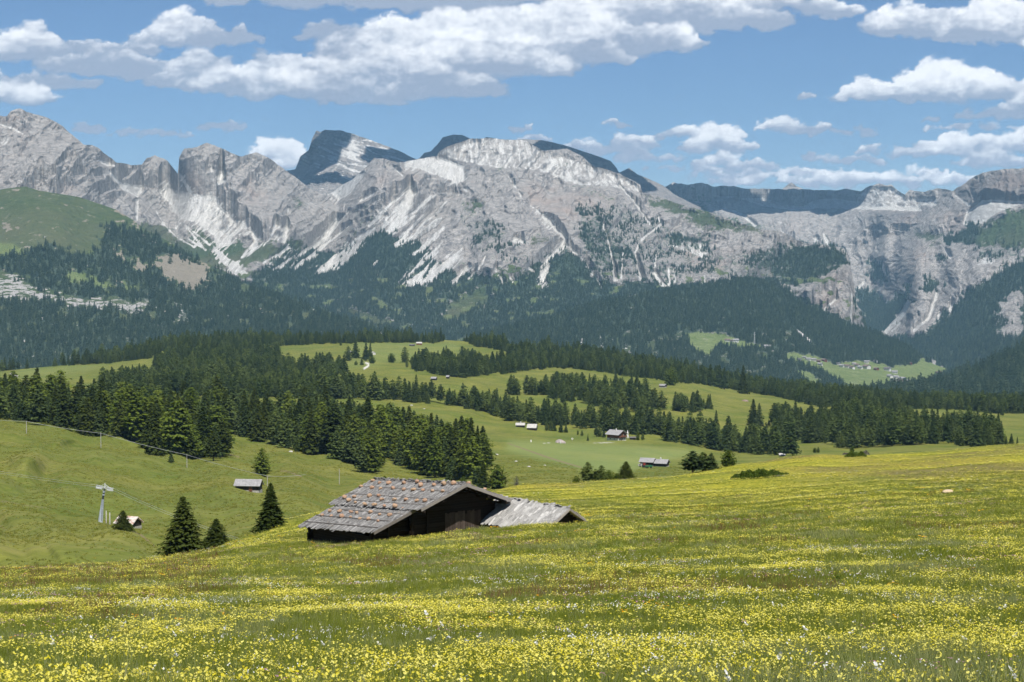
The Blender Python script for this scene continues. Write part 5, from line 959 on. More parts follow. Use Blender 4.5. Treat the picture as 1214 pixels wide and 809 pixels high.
lathe([((3.2*u, 0, 27*u), 1.2*u), ((5.2*u, 0, 39.5*u), .95*u)], 8, M_DKS, 'upper_mast', py_)
for k, f in enumerate((.35, .62)): lathe([((3.2*u+2*u*f, 0, 27*u+12.5*u*f), 1.5*u), ((3.2*u+2*u*(f+.13), 0, 27*u+12.5*u*(f+.13)), 1.45*u)], 8, M_STL, 'mast_collar', py_)
boxes('ladder', [((1.6*u+.06*u*k, -2.6*u+.05*u*k, 3*u+1.5*u*k), (.45*u, 0, 0), (0, .08*u, 0), (0, 0, .1*u)) for k in range(20)]+[((3.0*u+s*.45*u, -2.1*u, 17*u), (1.2*u, 0.4*u, 15*u), (0, .08*u, 0), (.08*u, 0, 0)) for s in (-1, 1)], M_DKS, py_)
xh = [((5.4*u, 0, 40*u), (9.5*u, 1.5*u, -1.7*u), (0, .25*u, 0), (0, 0, .3*u)), ((5.4*u, 0, 41.6*u), (9.8*u, -1.5*u, -1.8*u), (0, .2*u, 0), (0, 0, .25*u))]
for sx in (-1, 1):
    xh.append(((5.4*u+sx*3*u, 0, 42.8*u-sx*.4*u), (3.2*u*sx, 0, -2.2*u), (0, .2*u, 0), (.1*u, 0, .25*u)))
xh.append(((5.8*u, 0, 42.6*u), (.35*u, 0, 0), (0, .3*u, 0), (0, 0, 3.2*u)))
boxes('crosshead', xh, M_LGT, py_)
wheels = []
for side in (-1, 1):
    for row in (0, 1):
        V = []; 
        for k in range(5):
            cx = 5.4*u+side*(3.4+1.45*k)*u; cz = 40*u-side*(.62+.26*k)*u+(1.0*u if row else -.9*u); cyy = (1.6 if row else -1.6)*u
            me_rings = [((0, 0, -.2*u), .62*u), ((0, 0, .2*u), .62*u)]
            o = lathe([((0, 0, -.22*u), .02*u), ((0, 0, -.2*u), .66*u), ((0, 0, .2*u), .66*u), ((0, 0, .22*u), .02*u)], 10, M_LGT, 'cable_wheel', py_); o.rotation_euler = (R(90), 0, 0); o.location = (cx, cyy, cz)
        boxes('catwalk', [((5.4*u+side*6.3*u, (2.3 if row else -2.3)*u, 40*u-side*1.15*u-1.6*u), (3.6*u, 0, -.65*u*side*side), (0, .4*u, 0), (0, 0, .12*u))]+[((5.4*u+side*(3+1.6*k)*u, (2.6 if row else -2.6)*u, 40*u-side*(.6+.27*k)*u), (.09*u, 0, 0), (0, .09*u, 0), (0, 0, 1.5*u)) for k in range(5)], M_LGT, py_)
def cable(pts, r, name, label, cat, group=None, sag=.0):
    cu = bpy.data.curves.new(name, 'CURVE'); cu.dimensions = '3D'; cu.bevel_depth = r; cu.bevel_resolution = 1
    P_ = []
    for a_, b_ in zip(pts[:-1], pts[1:]):
        for k in range(12):
            f = k/12; q = a_.lerp(b_, f); q.z -= sag*4*f*(1-f); P_.append(q)
    P_.append(pts[-1]); s_ = cu.splines.new('POLY'); s_.points.add(len(P_)-1)
    for i, q in enumerate(P_): s_.points[i].co = (*q, 1)
    cu.materials.append(M_WIR); o = bpy.data.objects.new(name, cu); C.objects.link(o)
    dg = bpy.context.evaluated_depsgraph_get(); me = bpy.data.meshes.new_from_object(o.evaluated_get(dg)); bpy.data.objects.remove(o); o = bpy.data.objects.new(name, me); C.objects.link(o)
    return tag(o, label, cat, group)
for k, (dy, yy) in enumerate(((1.6, 1.0), (-1.6, -.9))):
    m_ = pb+Vector((5.4*u, dy*u, (40+yy+.7)*u))
    off = 2.2*k
    cable([P(-60, 547+off, 560), m_-Vector((9.2*u, 0, -1.7*u)), m_+Vector((9.2*u, 0, -1.7*u)), P(300, 644+off, 300)], .022, 'lift_cable', ('upper' if k == 0 else 'lower')+' chairlift cable running over the pylon wheels', 'cable', 'chairlift cables', .5)
for i, (x, y0, y1, l_) in enumerate(((31.5, 520, 505.5, 'leftmost pale cable pole on the left slope'), (119.7, 539, 520.5, 'pale cable pole below the round larch on the left slope'), (221.7, 559.5, 543.5, 'pale cable pole below the tip of the left wood'), (317, 573.5, 561, 'pale cable pole right of the small grey roofed hut'), (402.3, 574.5, 556, 'pale pole standing just above the barn roof'))):
    p = hill(x, y0); d = math.hypot(p.x, p.y)/F; o = lathe([((0, 0, -.5), .45*d), ((0, 0, (y0-y1)*d), .35*d)], 8, M_PW, 'cable_pole', None); o.location = p; tag(o, l_, 'pole', 'poles of the cable across the left slope')
tops_ = [hill(x, y0)+Vector((0, 0, (y0-y1)*math.hypot(*hill(x, y0)[:2])/F)) for x, y0, y1 in ((-60, 506, 496), (31.5, 520, 506), (119.7, 539, 521.5), (221.7, 559.5, 544), (317, 573.5, 561.5), (362, 574, 568))]
cable(tops_, .05, 'slope_cable', 'thin pale cable strung across the left slope from pole to pole', 'cable', None, .35)
for x, y0, y1, l_ in ((126, 623.5, 608, 'left one of two thin posts beside the pylon foot'), (130.3, 624, 609.5, 'right one of two thin posts beside the pylon foot')):
    p = hill(x, y0); d = math.hypot(p.x, p.y)/F; o = lathe([((0, 0, -.5), .55*d), ((0, 0, (y0-y1)*d), .5*d), ((0, 0, (y0-y1)*d+.02), .02)], 8, M_PW, 'post', None); o.location = p; tag(o, l_, 'post', 'thin posts beside the pylon')
# power mast far in the valley
p = SLOPE(894.5, 407.5); d = math.hypot(p.x, p.y)/F; mst = empty('power_pylon', p, 0, 'thin pale lattice power mast on the wooded slope above the high meadow', 'pylon')
lat = []
for sx in (-1, 1):
    for sy in (-1, 1): lat.append(((sx*.35*d, sy*.35*d, 7*d), (-sx*.25*d, -sy*.25*d, 7*d), (0, .08*d, 0), (.08*d, 0, 0)))
for k in range(8): z = k*1.7*d; wd = (.6-.055*k)*d; lat.append(((0, -wd, z+.85*d), (wd*(1 if k % 2 else -1), 0, .85*d), (0, .06*d, 0), (.06*d, 0, 0)))
boxes('mast', lat, M_LGT, mst); boxes('cross_arm', [((0, 0, 11*d), (1.3*d, 0, 0), (0, .1*d, 0), (0, 0, .12*d))], M_LGT, mst); boxes('cross_arm', [((0, 0, 12.8*d), (.9*d, 0, 0), (0, .1*d, 0), (0, 0, .12*d))], M_LGT, mst)

# ================================================================== SMALL THINGS
M_RED = simple('red_paint', (.26, .04, .03), .15, 2, .5); M_GRN = simple('green_paint', (.03, .14, .06), .15, 2, .5); M_RUB = simple('rubber', (.03, .03, .03), .2, 2); M_CAN = simple('white_canvas', (.75, .74, .70), .05, 2)
p = hill(744, 521.5); d = math.hypot(p.x, p.y)/F; um = empty('closed_parasol', p, 0, 'tall closed white parasol standing at the right wall of the chalet', 'parasol')
lathe([((0, 0, 0), .12), ((0, 0, 1.5), .08)], 8, M_PW, 'pole', um); lathe([((0, 0, 1.0), .6), ((0, 0, 1.6), .75), ((0, 0, 4.2), .5), ((0, 0, 6.2), .08)], 10, M_CAN, 'canopy', um)
p = hill(764.5, 555); tr_ = empty('tractor', p, R(15), 'small red tractor parked before the left dark barn', 'tractor')
boxes('body', [((.9, 0, .95), (.9, 0, 0), (0, .4, 0), (0, 0, .35)), ((-.4, 0, .8), (.6, 0, 0), (0, .5, 0), (0, 0, .3))], M_RED, tr_); boxes('cab', [((-.4, 0, 1.65), (.5, 0, 0), (0, .55, 0), (0, 0, .55)), ((-.4, 0, 2.25), (.65, 0, 0), (0, .65, 0), (0, 0, .06))], M_RED, tr_)
for sx, r_ in ((-.6, .7), (1.3, .42)):
    for sy in (-1, 1):
        o = lathe([((0, 0, -.16), .05), ((0, 0, -.15), r_), ((0, 0, .15), r_), ((0, 0, .16), .05)], 16, M_RUB, 'wheel', tr_); o.location = (sx, sy*.7, r_); o.rotation_euler = (R(90), 0, 0)
p = hill(769, 555.5); wg = empty('farm_wagon', p, R(5), 'low green farm wagon in front of the left dark barn', 'wagon')
boxes('bed', [((0, 0, .8), (1.8, 0, 0), (0, .8, 0), (0, 0, .1)), ((0, -.8, 1.1), (1.8, 0, 0), (0, .04, 0), (0, 0, .25)), ((0, .8, 1.1), (1.8, 0, 0), (0, .04, 0), (0, 0, .25)), ((-1.8, 0, 1.1), (.04, 0, 0), (0, .8, 0), (0, 0, .25))], M_GRN, wg)
for sx in (-1.1, 1.1):
    for sy in (-1, 1):
        o = lathe([((0, 0, -.1), .05), ((0, 0, -.09), .4), ((0, 0, .09), .4), ((0, 0, .1), .05)], 14, M_RUB, 'wheel', wg); o.location = (sx, sy*.75, .4); o.rotation_euler = (R(90), 0, 0)
p = hill(759, 554); cv = empty('white_trailer', p, R(-10), 'small pale grey trailer left of the two dark barns', 'trailer')
boxes('body', [((0, 0, 1.0), (1.0, 0, 0), (0, .6, 0), (0, 0, .45)), ((0, 0, 1.5), (.85, 0, 0), (0, .5, 0), (0, 0, .06))], M_PW, cv); boxes('window', [((0, -.63, 1.15), (.5, 0, 0), (0, .02, 0), (0, 0, .18))], M_GL, cv)
for sy in (-1, 1):
    o = lathe([((0, 0, -.1), .05), ((0, 0, -.09), .36), ((0, 0, .09), .36), ((0, 0, .1), .05)], 14, M_RUB, 'wheel', cv); o.location = (0, sy*.75, .36); o.rotation_euler = (R(90), 0, 0)
def boulder(p, sx, sy, sz, label, name='boulder', mat=None, seed=3):
    me = stone_mesh(seed).copy(); me.materials.clear(); me.materials.append(mat or M_STG); o = bpy.data.objects.new(name, me); C.objects.link(o); o.location = p; o.scale = (sx, sy, sz); return tag(o, label, 'rock')
M_PNK = simple('pinkish_boulder', (.50, .38, .26), .25, 2, .95, bump=.6, bd=.05)  # the boulder's own pinkish colour
boulder(near(1124, 172), .62, .5, .34, 'pale pinkish boulder lying in the flowers on the right meadow', mat=M_PNK)
p = hill(664.5, 525.5); mo = boulder(p, 3.4, 2.6, 2.4, 'round mound of grey stones with a white patch in the mown meadow', 'stone_mound', simple('mound_stone', (.34, .29, .27), .35, 1.5, bump=.8, bd=.3), 5)
boxes('white_marker', [((-.05, -1.02, .42), (.09, 0, 0), (0, .05, 0), (0, 0, .35))], M_WH, mo)
boulder(hill(883, 476), 4.2, 2.4, 1.7, 'brownish heap of stones on the open right alp', 'stone_heap', simple('heap_stone', (.24, .18, .15), .35, 1, bump=.8, bd=.3), 2)
for x, y, s, l_ in ((589, 540, .8, 'white boulder on the slope right of the left grove'), (627, 556, .7, 'small white boulder in the rough pasture'), (612, 549, .6, 'pale boulder in the rough pasture above the shed'), (646, 554, .5, 'tiny pale boulder beside the boggy hollow'), (488, 481, .9, 'pale boulder near the top of the smooth green hill'), (503, 485, .7, 'second pale boulder on the smooth green hill'), (345, 538, .9, 'pale boulder at the foot of the left wood'), (255, 512, 1., 'pale boulder at the edge of the wood gap')):
    boulder(hill(x, y), s*1.4, s, s*.7, l_)
p = hill(678.5, 523.5); sg = empty('signboard', p, 0, 'small white signboard right of the stone mound', 'sign'); boxes('panel', [((0, 0, 1.7), (.55, 0, 0), (0, .04, 0), (0, 0, .5))], M_WH, sg); boxes('post', [((0, .08, .7), (.06, 0, 0), (0, .06, 0), (0, 0, .9))], M_PW, sg)
p = hill(629.5, 524.5); sg = tag(lathe([((0, 0, -.2), .42), ((0, 0, 1.0), .38), ((0, 0, 1.35), .22), ((0, 0, 1.4), .02)], 10, M_WH, 'marker_post', None), 'small white marker post left of the stone mound', 'post'); sg.location = p
p = hill(651, 504); sg = tag(lathe([((0, 0, -.2), .42), ((0, 0, 1.0), .3), ((0, 0, 1.05), .02)], 10, M_WH, 'marker_post', None), 'white post above the chalet at the wood edge', 'post'); sg.location = hill(701, 504.5)
# low mountain-pine mats on the near meadow
def mat_bush(name, length, depth, height, n, mat, seed, cs=.22):
    g = np.random.default_rng(seed); V = []; Fc = []
    for _ in range(n):
        r = math.sqrt(g.random()); a_ = g.random()*6.28; x = r*math.cos(a_)*length/2; y = r*math.sin(a_)*depth/2; bump = .7+.3*math.sin(x*3.1+seed)*math.cos(y*2.3)
        z = height*bump*math.sqrt(max(.02, 1-r*r))*(.35+.65*g.random()**.5); s = cs*(.6+.8*g.random()); d1 = g.normal(size=3); d1 /= np.linalg.norm(d1); d1[2] = abs(d1[2]); d2 = np.cross(d1, g.normal(size=3)); d2 /= np.linalg.norm(d2)
        i = len(V); c_ = np.array((x, y, z)); V += [c_-d2*s*.35, c_+d2*s*.35, c_+d1*s]; Fc += [(i, i+1, i+2)]
    me = npmesh(name, V, Fc); me.materials.append(mat); return me
M_MUG = leafmat('mountain_pine_needles', (.050, .085, .012), (.095, .135, .020))
p = near(903, 262); o = bpy.data.objects.new('dwarf_pine', mat_bush('dwarf_pine', 8.6, 5.5, 1.5, 11000, M_MUG, 3)); C.objects.link(o); o.location = p; o.rotation_euler = (0, 0, R(8)); tag(o, 'long low dark green mat of dwarf pine on the right meadow', 'bush')
p = near(1014, 372); o = bpy.data.objects.new('dwarf_pine', mat_bush('dwarf_pine', 4.6, 3., 1.5, 5000, M_MUG, 4)); C.objects.link(o); o.location = p; tag(o, 'small rounded dwarf pine on the crest of the right meadow', 'bush')
for x, l_, s in ((1004, 'dry brown scrub left of the small rounded dwarf pine', .8), (1025, 'dry reddish scrub right of the small rounded dwarf pine', 1.1)):
    p = near(x, 388); o = bpy.data.objects.new('dry_scrub', mat_bush('dry_scrub', 1.9, 1.6, s, 500, M_GRY, int(x), .16)); C.objects.link(o); o.location = p; tag(o, l_, 'bush')
# ================================================================== GRASS AND FLOWERS OF THE NEAR MEADOW
def blademat(name, c1, c2, trans=.35):
    t = NT(name); oi = t.N('ObjectInfo').outputs['Random']; c = t.mix(oi, c1, c2)
    d = t.N('BsdfDiffuse', {'Color': c}); tr = t.N('BsdfTranslucent', {'Color': c}); t.t.links.new(t.N('MixShader', {0: trans, 1: d.outputs[0], 2: tr.outputs[0]}).outputs[0], t.out.inputs['Surface']); return t.m
M_G1 = blademat('grass_blade', (.135, .18, .020), (.27, .29, .052)); M_G2 = blademat('dry_grass_blade', (.30, .30, .13), (.24, .28, .11)); M_RS = blademat('sorrel_stem', (.17, .075, .04), (.22, .12, .07))
M_Y = blademat('buttercup_petal', (.60, .52, .03), (.78, .72, .20), .3); M_W = blademat('white_petal', (.70, .70, .66), (.80, .80, .78), .3); M_V = blademat('pink_petal', (.42, .16, .24), (.5, .3, .42), .3); M_O = blademat('orange_petal', (.70, .30, .01), (.7, .4, .02), .3); M_CL = blademat('green_leaf', (.06, .11, .02), (.10, .15, .03))
def tuft(seed, n, h, spread, wd, mat, bend=.35):
    g = np.random.default_rng(seed); V = []; Fc = []
    for _ in range(n):
        a = g.random()*6.28; r = spread*math.sqrt(g.random()); x, y = r*math.cos(a), r*math.sin(a); b = g.random()*6.28; hh = h*(.55+.6*g.random()); w_ = wd*(.7+.6*g.random()); bx_, by_ = bend*hh*g.random()*math.cos(b), bend*hh*g.random()*math.sin(b); c = g.random()*6.28; tx, ty = w_*math.cos(c), w_*math.sin(c)
        i = len(V); V += [(x-tx, y-ty, -.02), (x+tx, y+ty, -.02), (x+bx_*.35+tx*.8, y+by_*.35+ty*.8, hh*.55), (x+bx_*.35-tx*.8, y+by_*.35-ty*.8, hh*.55), (x+bx_, y+by_, hh)]; Fc += [(i, i+1, i+2), (i, i+2, i+3), (i+3, i+2, i+4)]
    me = npmesh('tuft', V, Fc); me.materials.append(mat); return me
def flower(seed, n, h, r, mat, spread, stem=True, clump=0):
    """n flower heads on stems: five bent petals each"""
    g = np.random.default_rng(seed); V = []; Fc = []; mi = []
    for _ in range(n):
        a = g.random()*6.28; q = spread*math.sqrt(g.random()); x, y = q*math.cos(a), q*math.sin(a); z = h*(.7+.45*g.random()); tl = g.normal(size=2)*.35
        if stem:
            i = len(V); V += [(x*.8-.003, y*.8, 0), (x*.8+.003, y*.8, 0), (x, y, z)]; Fc += [(i, i+1, i+2)]; mi.append(1)
        for k in range(5):
            b = k*1.2566+a; c1, s1 = math.cos(b-.55), math.sin(b-.55); c2, s2 = math.cos(b+.55), math.sin(b+.55); rr = r*(.85+.3*g.random()); zz = .35*rr
            i = len(V); V += [(x, y, z), (x+rr*c1, y+rr*s1, z+zz+tl[0]*rr*c1+tl[1]*rr*s1), (x+rr*c2, y+rr*s2, z+zz+tl[0]*rr*c2+tl[1]*rr*s2)]; Fc += [(i, i+1, i+2)]; mi.append(0)
    me = npmesh('flower', V, Fc); me.materials.append(mat); me.materials.append(M_G1); me.polygons.foreach_set('material_index', mi); return me
def scat(dens, D0, D1, cap, seed):
    """random ground points between D0 and D1 with dens(D, X, Y) per square metre"""
    g = np.random.default_rng(seed); th = math.atan((1290-CX)/F); N = cap
    # sample D with pdf ~ dens0(D)*D
    Ds = np.linspace(D0, D1, 400); w_ = dens(Ds)*Ds; cdf = np.cumsum(w_); tot = np.sum(w_)*(Ds[1]-Ds[0])*2*th; n = int(min(tot, cap)); cdf = cdf/cdf[-1]
    D = np.interp(g.random(n), cdf, Ds); px = CX+F*np.tan(g.uniform(-th, th, n)); return px, D, g
def ground(px, D):
    j = np.clip((px+120)/2., 0, len(nx_)-1.01); j0 = j.astype(int); q = np.log(D/4.8)/(np.log(Dc[j0])-math.log(4.8))*(nr-1); ok = q < nr-1.5; q = np.clip(q, 0, nr-2.01); q0 = q.astype(int); f = j-j0; g_ = q-q0
    V = (NV[q0, j0]*(1-f)[:, None]+NV[q0, j0+1]*f[:, None])*(1-g_)[:, None]+(NV[q0+1, j0]*(1-f)[:, None]+NV[q0+1, j0+1]*f[:, None])*g_[:, None]
    return V, ok
def clear(V):   # keep the barn and shed floors free
    q = V[:, :2]-Rf[:2]; a_ = q@hA[:2]; w_ = q@Wv[:2]; inb = (a_ > 1.0) & (a_ < 10.6) & (w_ > -7.4) & (w_ < 3.9)
    q = V[:, :2]-R2[:2]; a_ = q@A2[:2]; w_ = q@Wv[:2]; return ~(inb | ((a_ > -8) & (a_ < 0) & (w_ > -2.1) & (w_ < 1.5)))
def patch(V, s, sx=.16, sy=.30):
    k = math.sqrt(sx*sy); return fbm((V[:, 0]*1.0+V[:, 1]*.25)*k*1.5, (V[:, 1]-.3*V[:, 0])*k*.75, 4, s)
def kinds(name, parts, cap):
    P_, I_, S_, R_ = [], [], [], []
    for V, idx, scl in parts:
        n = len(V); P_.append(V); I_.append(idx); S_.append(scl); R_.append(np.stack([rng.normal(0, .06, n), rng.normal(0, .06, n), rng.random(n)*6.28], -1))
    return np.concatenate(P_), np.concatenate(I_), np.concatenate(S_), np.concatenate(R_)
# grass
px, D, g = scat(lambda d: 3600/d*np.clip(d/18, .5, 1)*np.clip(1.25-d/240, .25, 1), 11, 400, 300000, 1); V, ok = ground(px, D); ok &= clear(V); V, D = V[ok], D[ok]; n = len(V)
pd = patch(V, 601); pt_ = patch(V, 611, .05, .09); r = rng.random(n)
xx = project(V)[0]; reddish = ((pt_ > .22) | ((xx < 260) & (D > 95) & (patch(V, 661) > -.2)))*(D > 40)
pale = patch(V, 651, .07, .16); idx = np.where(r < .88-.55*ss(.12, .35, pale), rng.integers(0, 4, n), rng.integers(4, 6, n)); idx = np.where((rng.random(n) < .22*reddish), 6, idx); idx = np.where((pd < -.28) & (rng.random(n) < .18), 7, idx)
s = (1+.25*rng.normal(size=n)).clip(.5, 1.7)*(1+.7*np.clip(pd, -.5, .5))*.60*np.clip(.9+D/300, .9, 1.4)*(1-.45*ss(80, 220, D))*(1-.4*ss(150, 350, D)); scl = np.stack([s*1.2*np.clip(D/40, 1, 3), s*1.2*np.clip(D/40, 1, 3), s], -1)
tp = [tuft(1, 16, .24, .09, .0035, M_G1), tuft(2, 14, .28, .10, .0035, M_G1), tuft(3, 18, .20, .11, .004, M_G1), tuft(4, 12, .33, .09, .003, M_G1, .5), tuft(5, 10, .36, .08, .0025, M_G2, .3), tuft(6, 12, .30, .10, .0028, M_G2, .4), tuft(7, 7, .40, .10, .003, M_RS, .15), tuft(8, 12, .12, .12, .016, M_CL, .9)]
rr = np.stack([rng.normal(0, .1, n), rng.normal(0, .1, n), rng.random(n)*6.28], -1)
gn_scatter('tall_grass', V, idx, scl, rr, tp)
# coarse tussocks on the pastures beyond
ca = HV[:-1, :-1]; cb = HV[:-1, 1:]; cc_ = HV[1:, :-1]; ar = np.abs((cb-ca)[..., 0]*(cc_-ca)[..., 1]-(cb-ca)[..., 1]*(cc_-ca)[..., 0])
Dm = HD[:-1, :-1]; cl_ = ss(-.45, .3, fbm(ca[..., 0]/22, ca[..., 1]/22, 3, 801))
cn = rng.poisson(np.where((Dm > 192) & (Dm < 950) & (samp(mow, HX, HY)[:-1, :-1] < .3), np.minimum(ar*.7*cl_*np.clip(420/Dm, .25, 1)**1.3, 3), 0)); ii, jj = np.nonzero(cn); k = cn[ii, jj]; ii = np.repeat(ii, k); jj = np.repeat(jj, k); m_ = len(ii)
TV = ca[ii, jj]+(cb-ca)[ii, jj]*rng.random(m_)[:, None]+(cc_-ca)[ii, jj]*rng.random(m_)[:, None]; s = rng.uniform(.6, 1.5, m_); q = s*np.clip(Dm[ii, jj]/220, 1.5, 3.5)
M_T1 = blademat('tussock_blade', (.16, .185, .026), (.30, .285, .07)); tq = [tuft(21, 16, .24, .16, .012, M_T1, .6), tuft(22, 14, .20, .18, .014, M_T1, .8), tuft(23, 12, .26, .13, .010, M_G2, .5)]
gn_scatter('pasture_tussocks', TV, rng.choice([0, 0, 1, 1, 2], m_), np.stack([q*1.2, q*1.2, s*.85], -1), np.stack([rng.normal(0, .1, m_), rng.normal(0, .1, m_), rng.random(m_)*6.28], -1), tq)
print('TUSSOCKS', m_)
# flowers
parts = []
def fl(dens, D0, D1, cap, seed, keep, idxs, size):
    px, D, g = scat(dens, D0, D1, cap, seed); V, ok = ground(px, D); ok &= clear(V); V, D = V[ok], D[ok]; k = keep(V, D, g); V, D = V[k], D[k]; n = len(V)
    s = size(D)*(1+.18*g.normal(size=n)).clip(.6, 1.5); hs = (1+.2*g.normal(size=n)).clip(.6, 1.5); parts.append((V, g.choice(idxs, n), np.stack([s, s, hs], -1)))
def ykeep(V, D, g):
    a = patch(V, 701, .09, .22)+.40*patch(V, 711, .45, .7)+.45*patch(V, 717, .03, .07); near_ = ss(34, 20, D); far_ = ss(40, 90, D)
    return g.random(len(V)) < ss(-.10, .40, a+.24*near_+.06*far_)*.85+.025
fl(lambda d: 58*np.clip(40/d, 0, 1), 11, 75, 110000, 21, ykeep, [0, 1, 2], lambda D: np.clip(.50+D/85, .58, 1.3))
fl(lambda d: 3400/d*np.clip(1.3-d/330, .35, 1), 70, 400, 170000, 22, ykeep, [1, 2, 3], lambda D: np.clip(1.+D/150, 1, 3.))
fl(lambda d: 9+0*d, 8, 90, 12000, 23, lambda V, D, g: g.random(len(V)) < ss(.02, .35, patch(V, 721, .12, .2)), [4, 5], lambda D: np.clip(D/45, .75, 1.5))
fl(lambda d: 2.5+0*d, 60, 330, 14000, 27, lambda V, D, g: g.random(len(V)) < ss(.05, .35, patch(V, 721, .04, .07)), [4, 5], lambda D: 1.4+D/200)
fl(lambda d: 2+0*d, 8, 160, 9000, 24, lambda V, D, g: g.random(len(V)) < ss(.0, .4, patch(V, 731, .1, .16)), [6], lambda D: np.clip(D/30, 1, 3))
fl(lambda d: .5+0*d, 30, 200, 3000, 25, lambda V, D, g: g.random(len(V)) < ss(.15, .4, patch(V, 741, .1, .16)), [7], lambda D: np.clip(D/30, 1, 3))
fl(lambda d: .25+0*d, 12, 60, 300, 26, lambda V, D, g: g.random(len(V)) < .5, [8], lambda D: 1.0+0*D)
pp = kinds('flowers', parts, 0)
fp_ = [flower(31, 5, .20, .015, M_Y, .07), flower(32, 7, .18, .014, M_Y, .10), flower(33, 4, .22, .016, M_Y, .05), flower(34, 9, .17, .014, M_Y, .13), flower(35, 4, .20, .012, M_W, .07), flower(36, 3, .22, .013, M_W, .05), flower(37, 4, .21, .014, M_V, .06), flower(38, 4, .20, .018, M_O, .08), flower(39, 6, .24, .022, M_W, .03)]
gn_scatter('meadow_flowers', *pp, fp_)
print('GRASS', n, 'FLOWERS', len(pp[0]))
# ================================================================== SKY, CLOUDS, AIR, LIGHT, CAMERA
SUN_EL, SUN_AZ = R(61), R(18)      # azimuth: degrees to the right of straight behind the camera
sv = Vector((math.cos(SUN_EL)*math.sin(SUN_AZ), -math.cos(SUN_EL)*math.cos(SUN_AZ), math.sin(SUN_EL)))
w = bpy.data.worlds.new('World'); scene.world = w; w.use_nodes = True
nt = w.node_tree; bg = nt.nodes['Background']; sk = nt.nodes.new('ShaderNodeTexSky'); sk.sky_type = 'NISHITA'; sk.sun_disc = False
sk.sun_elevation = SUN_EL; sk.sun_rotation = math.atan2(sv.x, sv.y); sk.altitude = 4000; sk.air_density = 1.0; sk.dust_density = 0.0; sk.ozone_density = 6.
nt.links.new(sk.outputs[0], bg.inputs[0]); bg.inputs[1].default_value = .065
l = bpy.data.lights.new('sun', 'SUN'); l.energy = 4.7; l.angle = R(.55); l.color = (1, .965, .91)
lo = bpy.data.objects.new('sun', l); C.objects.link(lo); lo.rotation_euler = sv.to_track_quat('Z', 'Y').to_euler(); lo.location = sv*200

# clouds of the horizon: far sky backdrop
BL = [(25, 52, 52, 26, 1), (100, 72, 60, 20, .75), (215, 38, 55, 24, .95), (285, 44, 26, 13, .45), (150, 80, 60, 16, .7), (20, 112, 50, 17, 1.1), (240, 86, 62, 26, 1), (300, 92, 95, 26, 1.05), (350, 78, 60, 26, 1), (400, 102, 115, 22, .95), (385, 38, 36, 14, .5), (430, 58, 55, 28, 1.05),
      (500, 48, 85, 36, 1.1), (570, 32, 80, 42, 1.2), (640, 22, 90, 46, 1.2), (560, 66, 120, 34, 1.1), (660, 62, 90, 24, 1.), (720, 38, 110, 34, 1.1), (800, 12, 130, 32, 1.15), (900, 4, 130, 22, 1.05), (480, 92, 120, 30, .95), (430, 119, 60, 9, .6), (570, 108, 30, 8, .35), (540, -20, 300, 40, 1),
      (1130, 22, 110, 30, 1.15), (1200, 30, 90, 28, 1.15), (1090, 20, 70, 18, .9), (1060, 106, 68, 19, 1.1), (1120, 100, 78, 27, 1.25), (1185, 102, 60, 22, 1.2), (1185, 135, 60, 10, .65), (1214, 126, 34, 14, .9), (1180, 166, 72, 18, 1.15), (1085, 178, 75, 10, 1.), (1130, 172, 44, 14, 1.), (1190, 190, 66, 12, .9),
      (1060, 211, 115, 12, 1.), (980, 213, 62, 11, .8), (1075, 205, 60, 9, .9), (840, 155, 42, 15, 1.05), (850, 171, 48, 16, .9), (870, 192, 52, 12, .85), (940, 149, 46, 12, .9), (1005, 156, 46, 6, .45), (752, 166, 27, 12, 1.), (730, 177, 42, 11, .6), (632, 164, 22, 5, .9), (685, 173, 34, 9, 1.), (770, 186, 40, 9, .5), (905, 212, 70, 9, .8), (820, 200, 60, 7, .6), (960, 203, 70, 8, .75), (1010, 188, 40, 7, .6), (800, 160, 30, 6, .5), (1150, 150, 60, 7, .6), (690, 190, 30, 6, .6), (60, 96, 60, 14, .6), (130, 56, 60, 16, .7), (180, 76, 70, 18, .8),
      (335, 177, 36, 17, 1.15), (345, 192, 34, 12, .9), (180, 157, 54, 7, 1.), (262, 149, 34, 8, .95), (105, 151, 22, 7, .9), (732, 148, 20, 5, .9), (615, 152, 16, 5, .9), (962, 185, 12, 5, .8), (958, 113, 10, 4, .25), (1105, 142, 8, 3, .3), (232, 79, 30, 8, .4),
      (-80, 80, 80, 30, 1), (-60, 130, 60, 16, .8), (1290, 110, 70, 24, 1.1), (1290, 170, 60, 18, 1), (1300, 40, 80, 30, 1.1), (880, 206, 26, 7, .5), (845, 207, 30, 8, .45)]
cx0, cx1, cy0, cy1, cs = -260, 1470, -150, 250, 1.2
gx = np.arange(cx0, cx1, cs); gy = np.arange(cy1, cy0, -cs); GX, GY = np.meshgrid(gx, gy)
CA = np.zeros(GX.shape); CB = np.zeros(GX.shape)
cg = np.random.default_rng(77)
